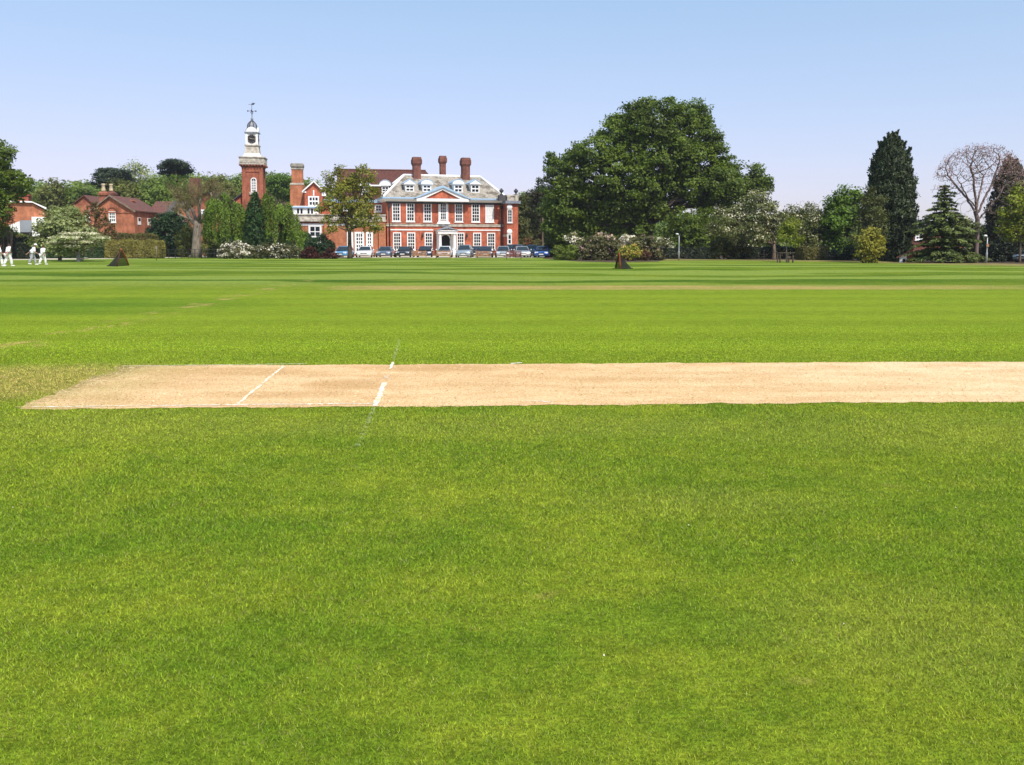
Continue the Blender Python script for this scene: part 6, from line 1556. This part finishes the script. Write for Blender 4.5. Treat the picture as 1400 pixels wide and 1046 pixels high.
def person(label, px, py, hgt, face, pose, hat, trousers='whites', trim=False):
    """face: heading in degrees (0 = to the right of the picture, 90 = away)"""
    g_ = ground(px, py); t = thing('person', label, 'person', g_, R(face), 'cricketers in whites walking on the left'); k = hgt/1.75
    lean = pose.get('lean', .05)
    def S(x, y, z): return Vector(((x+lean*max(0, z-.9))*k, y*k, z*k))      # x forward, y to the left
    st_ = pose['step']; J = {}
    J['pel'] = S(0,0,.95); J['wai'] = S(0,0,1.08); J['che'] = S(.01,0,1.30); J['nek'] = S(.01,0,1.47); J['hd0'] = S(.03,0,1.56); J['hd1'] = S(.045,0,1.70)
    for s_, n_ in ((1,'l'),(-1,'r')):
        f = st_*s_*.62
        J['hip'+n_] = S(0,.09*s_,.90); J['kne'+n_] = S(.22*f+.05,.10*s_,.50); J['ank'+n_] = S((.34 if f > 0 else .42)*f-(0 if f > 0 else .02),.10*s_,.09+(.0 if f > 0 else .06)); J['toe'+n_] = J['ank'+n_]+S(.19,0.01*s_,-.05 if f > 0 else -.075)-S(0,0,0)
        J['sho'+n_] = S(.0,.19*s_,1.42); a = pose['arm'+n_]; J['elb'+n_] = S(a[0],.25*s_+a[1]*s_*.5,1.13+a[2]); J['wri'+n_] = S(a[3],.25*s_+a[1]*s_,.90+a[4])
    order = ['pel','wai','che','nek','hd0','hd1']; V = []; ix = {}; E = []; Rd = []
    rad = {'pel':(.145,.125),'wai':(.13,.105),'che':(.155,.12),'nek':.055,'hd0':(.078,.085),'hd1':(.075,.088),'hip':.095,'kne':.06,'ank':.042,'toe':.035,'sho':.065,'elb':.043,'wri':.03}
    def addv(n_): ix[n_] = len(V); V.append(J[n_]); r = rad.get(n_, rad.get(n_[:3])); Rd.append(tuple(q*k for q in r) if hasattr(r,'__len__') else r*k)
    for n_ in order: addv(n_)
    for s_ in 'lr':
        for n_ in ('hip','kne','ank','toe','sho','elb','wri'): addv(n_+s_)
    for a, b in zip(order, order[1:]): E.append((ix[a], ix[b]))
    for s_ in 'lr':
        E += [(ix['pel'],ix['hip'+s_]),(ix['hip'+s_],ix['kne'+s_]),(ix['kne'+s_],ix['ank'+s_]),(ix['ank'+s_],ix['toe'+s_]),(ix['che'],ix['sho'+s_]),(ix['sho'+s_],ix['elb'+s_]),(ix['elb'+s_],ix['wri'+s_])]
    me = skin_mesh('body', V, E, Rd, 1)
    bm = bmesh.new(); bm.from_mesh(me)
    # hands with five fingers, nose and ears joined on to the body
    x = MB()
    for s_, sg in (('l',1),('r',-1)):
        d = (J['wri'+s_]-J['elb'+s_]).normalized(); side = Vector((0,sg,0)); fw = side.cross(d).normalized()*sg; fw = fw if fw.x > 0 else -fw
        w0 = J['wri'+s_]; pc_ = w0+d*.085*k
        x.tube([w0-d*.01, w0+d*.03*k, pc_], [.027*k,.034*k,.032*k], 8)
        for i, ln in enumerate((.068,.076,.072,.058)):
            q = pc_+fw*(.027-.018*i)*k; m1 = q+d*ln*.5*k-side*.008*k; x.tube([q-d*.01, m1, m1+(d-side*.45).normalized()*ln*.5*k], [.0085*k,.0082*k,.006*k], 6)
        th_ = w0+d*.03*k+fw*.03*k; x.tube([th_-fw*.012, th_+(d*.6+fw*.7).normalized()*.032*k, th_+(d*.9+fw*.45-side*.2).normalized()*.062*k], [.011*k,.0095*k,.0075*k], 6)
    hc = (J['hd0']+J['hd1'])/2; x.tube([hc+Vector((.085,0,.015))*k, hc+Vector((.112,0,-.012))*k, hc+Vector((.09,0,-.025))*k], [.01*k,.016*k,.012*k], 6)
    for s_ in (1,-1): x.lathe([(.012*k,-.012*k),(.03*k,-.006*k),(.028*k,.008*k),(.01*k,.012*k)], 8, (hc.x-.005*k, hc.z-.005*k), axis='y') if False else x.tube([hc+Vector((-.005,.08*s_,-.03))*k, hc+Vector((-.012,.092*s_,0))*k, hc+Vector((-.005,.084*s_,.03))*k], [.01*k,.018*k,.012*k], 6)
    x.tube([hc+Vector((.083,-.025,-.055))*k, hc+Vector((.092,0,-.057))*k, hc+Vector((.083,.025,-.055))*k], .008*k, 5)
    tm = x.mesh('tmp'); bm.from_mesh(tm); bm.to_mesh(me); bm.free()
    for p_ in me.polygons: p_.use_smooth = True
    link('body', me, M['skin'], t)
    mb = MB()
    for s_ in (1,-1): mb.tube([hc+Vector((.083,.032*s_,.02))*k, hc+Vector((.092,.032*s_,.02))*k], .011*k, 8)
    mb.build('eyes', M['eye'], t)
    # clothes: loose shirt, trousers, boots
    def cloth(name, chain, radii, edges, mat):
        return link(name, skin_mesh(name, [J[c] for c in chain], edges, [tuple(q*k for q in r) if hasattr(r,'__len__') else r*k for r in radii], 1), mat, t)
    J['hem'] = S(0,0,.90); J['col'] = S(.012,0,1.46)
    for s_ in 'lr': J['cuf'+s_] = J['elb'+s_].lerp(J['wri'+s_], pose.get('sleeve', .1))
    cloth('shirt', ['che','wai','hem','col','shol','elbl','cufl','shor','elbr','cufr'], [(.245,.21),(.235,.20),(.255,.22),.08,.115,.10,.09,.115,.10,.09], [(0,1),(1,2),(0,3),(0,4),(4,5),(5,6),(0,7),(7,8),(8,9)], M['whites'])
    cloth('trousers', ['pel','hipl','knel','ankl','hipr','kner','ankr'], [(.20,.18),.145,.115,.095,.145,.115,.095], [(0,1),(1,2),(2,3),(0,4),(4,5),(5,6)], M[trousers])
    for s_ in 'lr':
        a = J['ank'+s_]; to = J['toe'+s_]; mb = MB(); mb.tube([a+Vector((-.055,0,-.045))*k, a+Vector((0,0,-.03))*k, to.lerp(a,.4)+Vector((0,0,-.008))*k, to+Vector((.03,0,0))*k], [.038*k,.052*k,.047*k,.03*k], 8); mb.build('boot', M['whites'], t)
    if trim:
        mb = MB(); w_ = J['wai']; mb.lathe([(.215*k,w_.z-.05*k),(.22*k,w_.z-.02*k),(.215*k,w_.z+.01*k)], 14, (w_.x, w_.y)); mb.build('sash', M['red'], t)
    hz = J['hd1'].z
    if hat:
        mb = MB(); c = J['hd1']; mb.lathe([(.16*k,c.z-.02*k),(.165*k,c.z-.008*k),(.105*k,c.z+.0*k),(.10*k,c.z+.07*k),(.07*k,c.z+.10*k),(.01*k,c.z+.105*k)], 16, (c.x, c.y)); mb.build('hat', M['whites'], t)
    mb = MB(); c = hc+Vector((-.016,0,.022))*k
    prof_ = [(.101*k*math.sin(R(a)), c.z+.112*k*math.cos(R(a))) for a in (118,100,80,60,40,20,4)]; mb.lathe(prof_, 14, (c.x-.004*k, c.y)); mb.build('hair', M['hair'], t)
    return t
person('cricketer in white walking left of the others, cut off by the edge of the picture', -1, 364.5, 1.68, 30, {'step':1,'arml':(-.1,.02,0,.02,.02),'armr':(.12,.02,0,.28,.06),'lean':.08}, False, trim=True)
person('bareheaded cricketer in white with a dark red waistband striding with one arm bent', 11.5, 364.2, 1.70, 55, {'step':-1,'arml':(.1,.03,0,.25,.08),'armr':(-.14,.12,.0,-.22,.06),'lean':.1}, False, trim=True)
person('cricketer in white sun hat and white trousers with painted shade leaning forward as he walks', 44.8, 362.3, 1.66, 25, {'step':1,'arml':(-.22,.14,.03,-.42,.05),'armr':(.14,.05,0,.3,.12),'lean':.28}, True, 'shaded_whites')
person('shorter bareheaded cricketer in white walking just right of the one in the sun hat', 58.6, 362.0, 1.56, 60, {'step':-1,'arml':(.06,.03,0,.16,.05),'armr':(-.06,.05,0,-.02,.02),'lean':.06}, False)

# ------------------------------------------------------------------ the thin haze of a warm spring day
t = NT('thin_haze'); v = t.n('ShaderNodeVolumePrincipled'); v.inputs['Color'].default_value = (.86,.91,1,1); v.inputs['Density'].default_value = HAZE; v.inputs['Anisotropy'].default_value = .2
t.l(v.outputs[0], t.out.inputs['Volume'])
hz = MB().box(-260, 260, -12, 330, -1, 40).build('haze', t.m); tag(hz, 'thin pale haze hanging in the air over the lawn and trees', 'haze', kind='stuff')
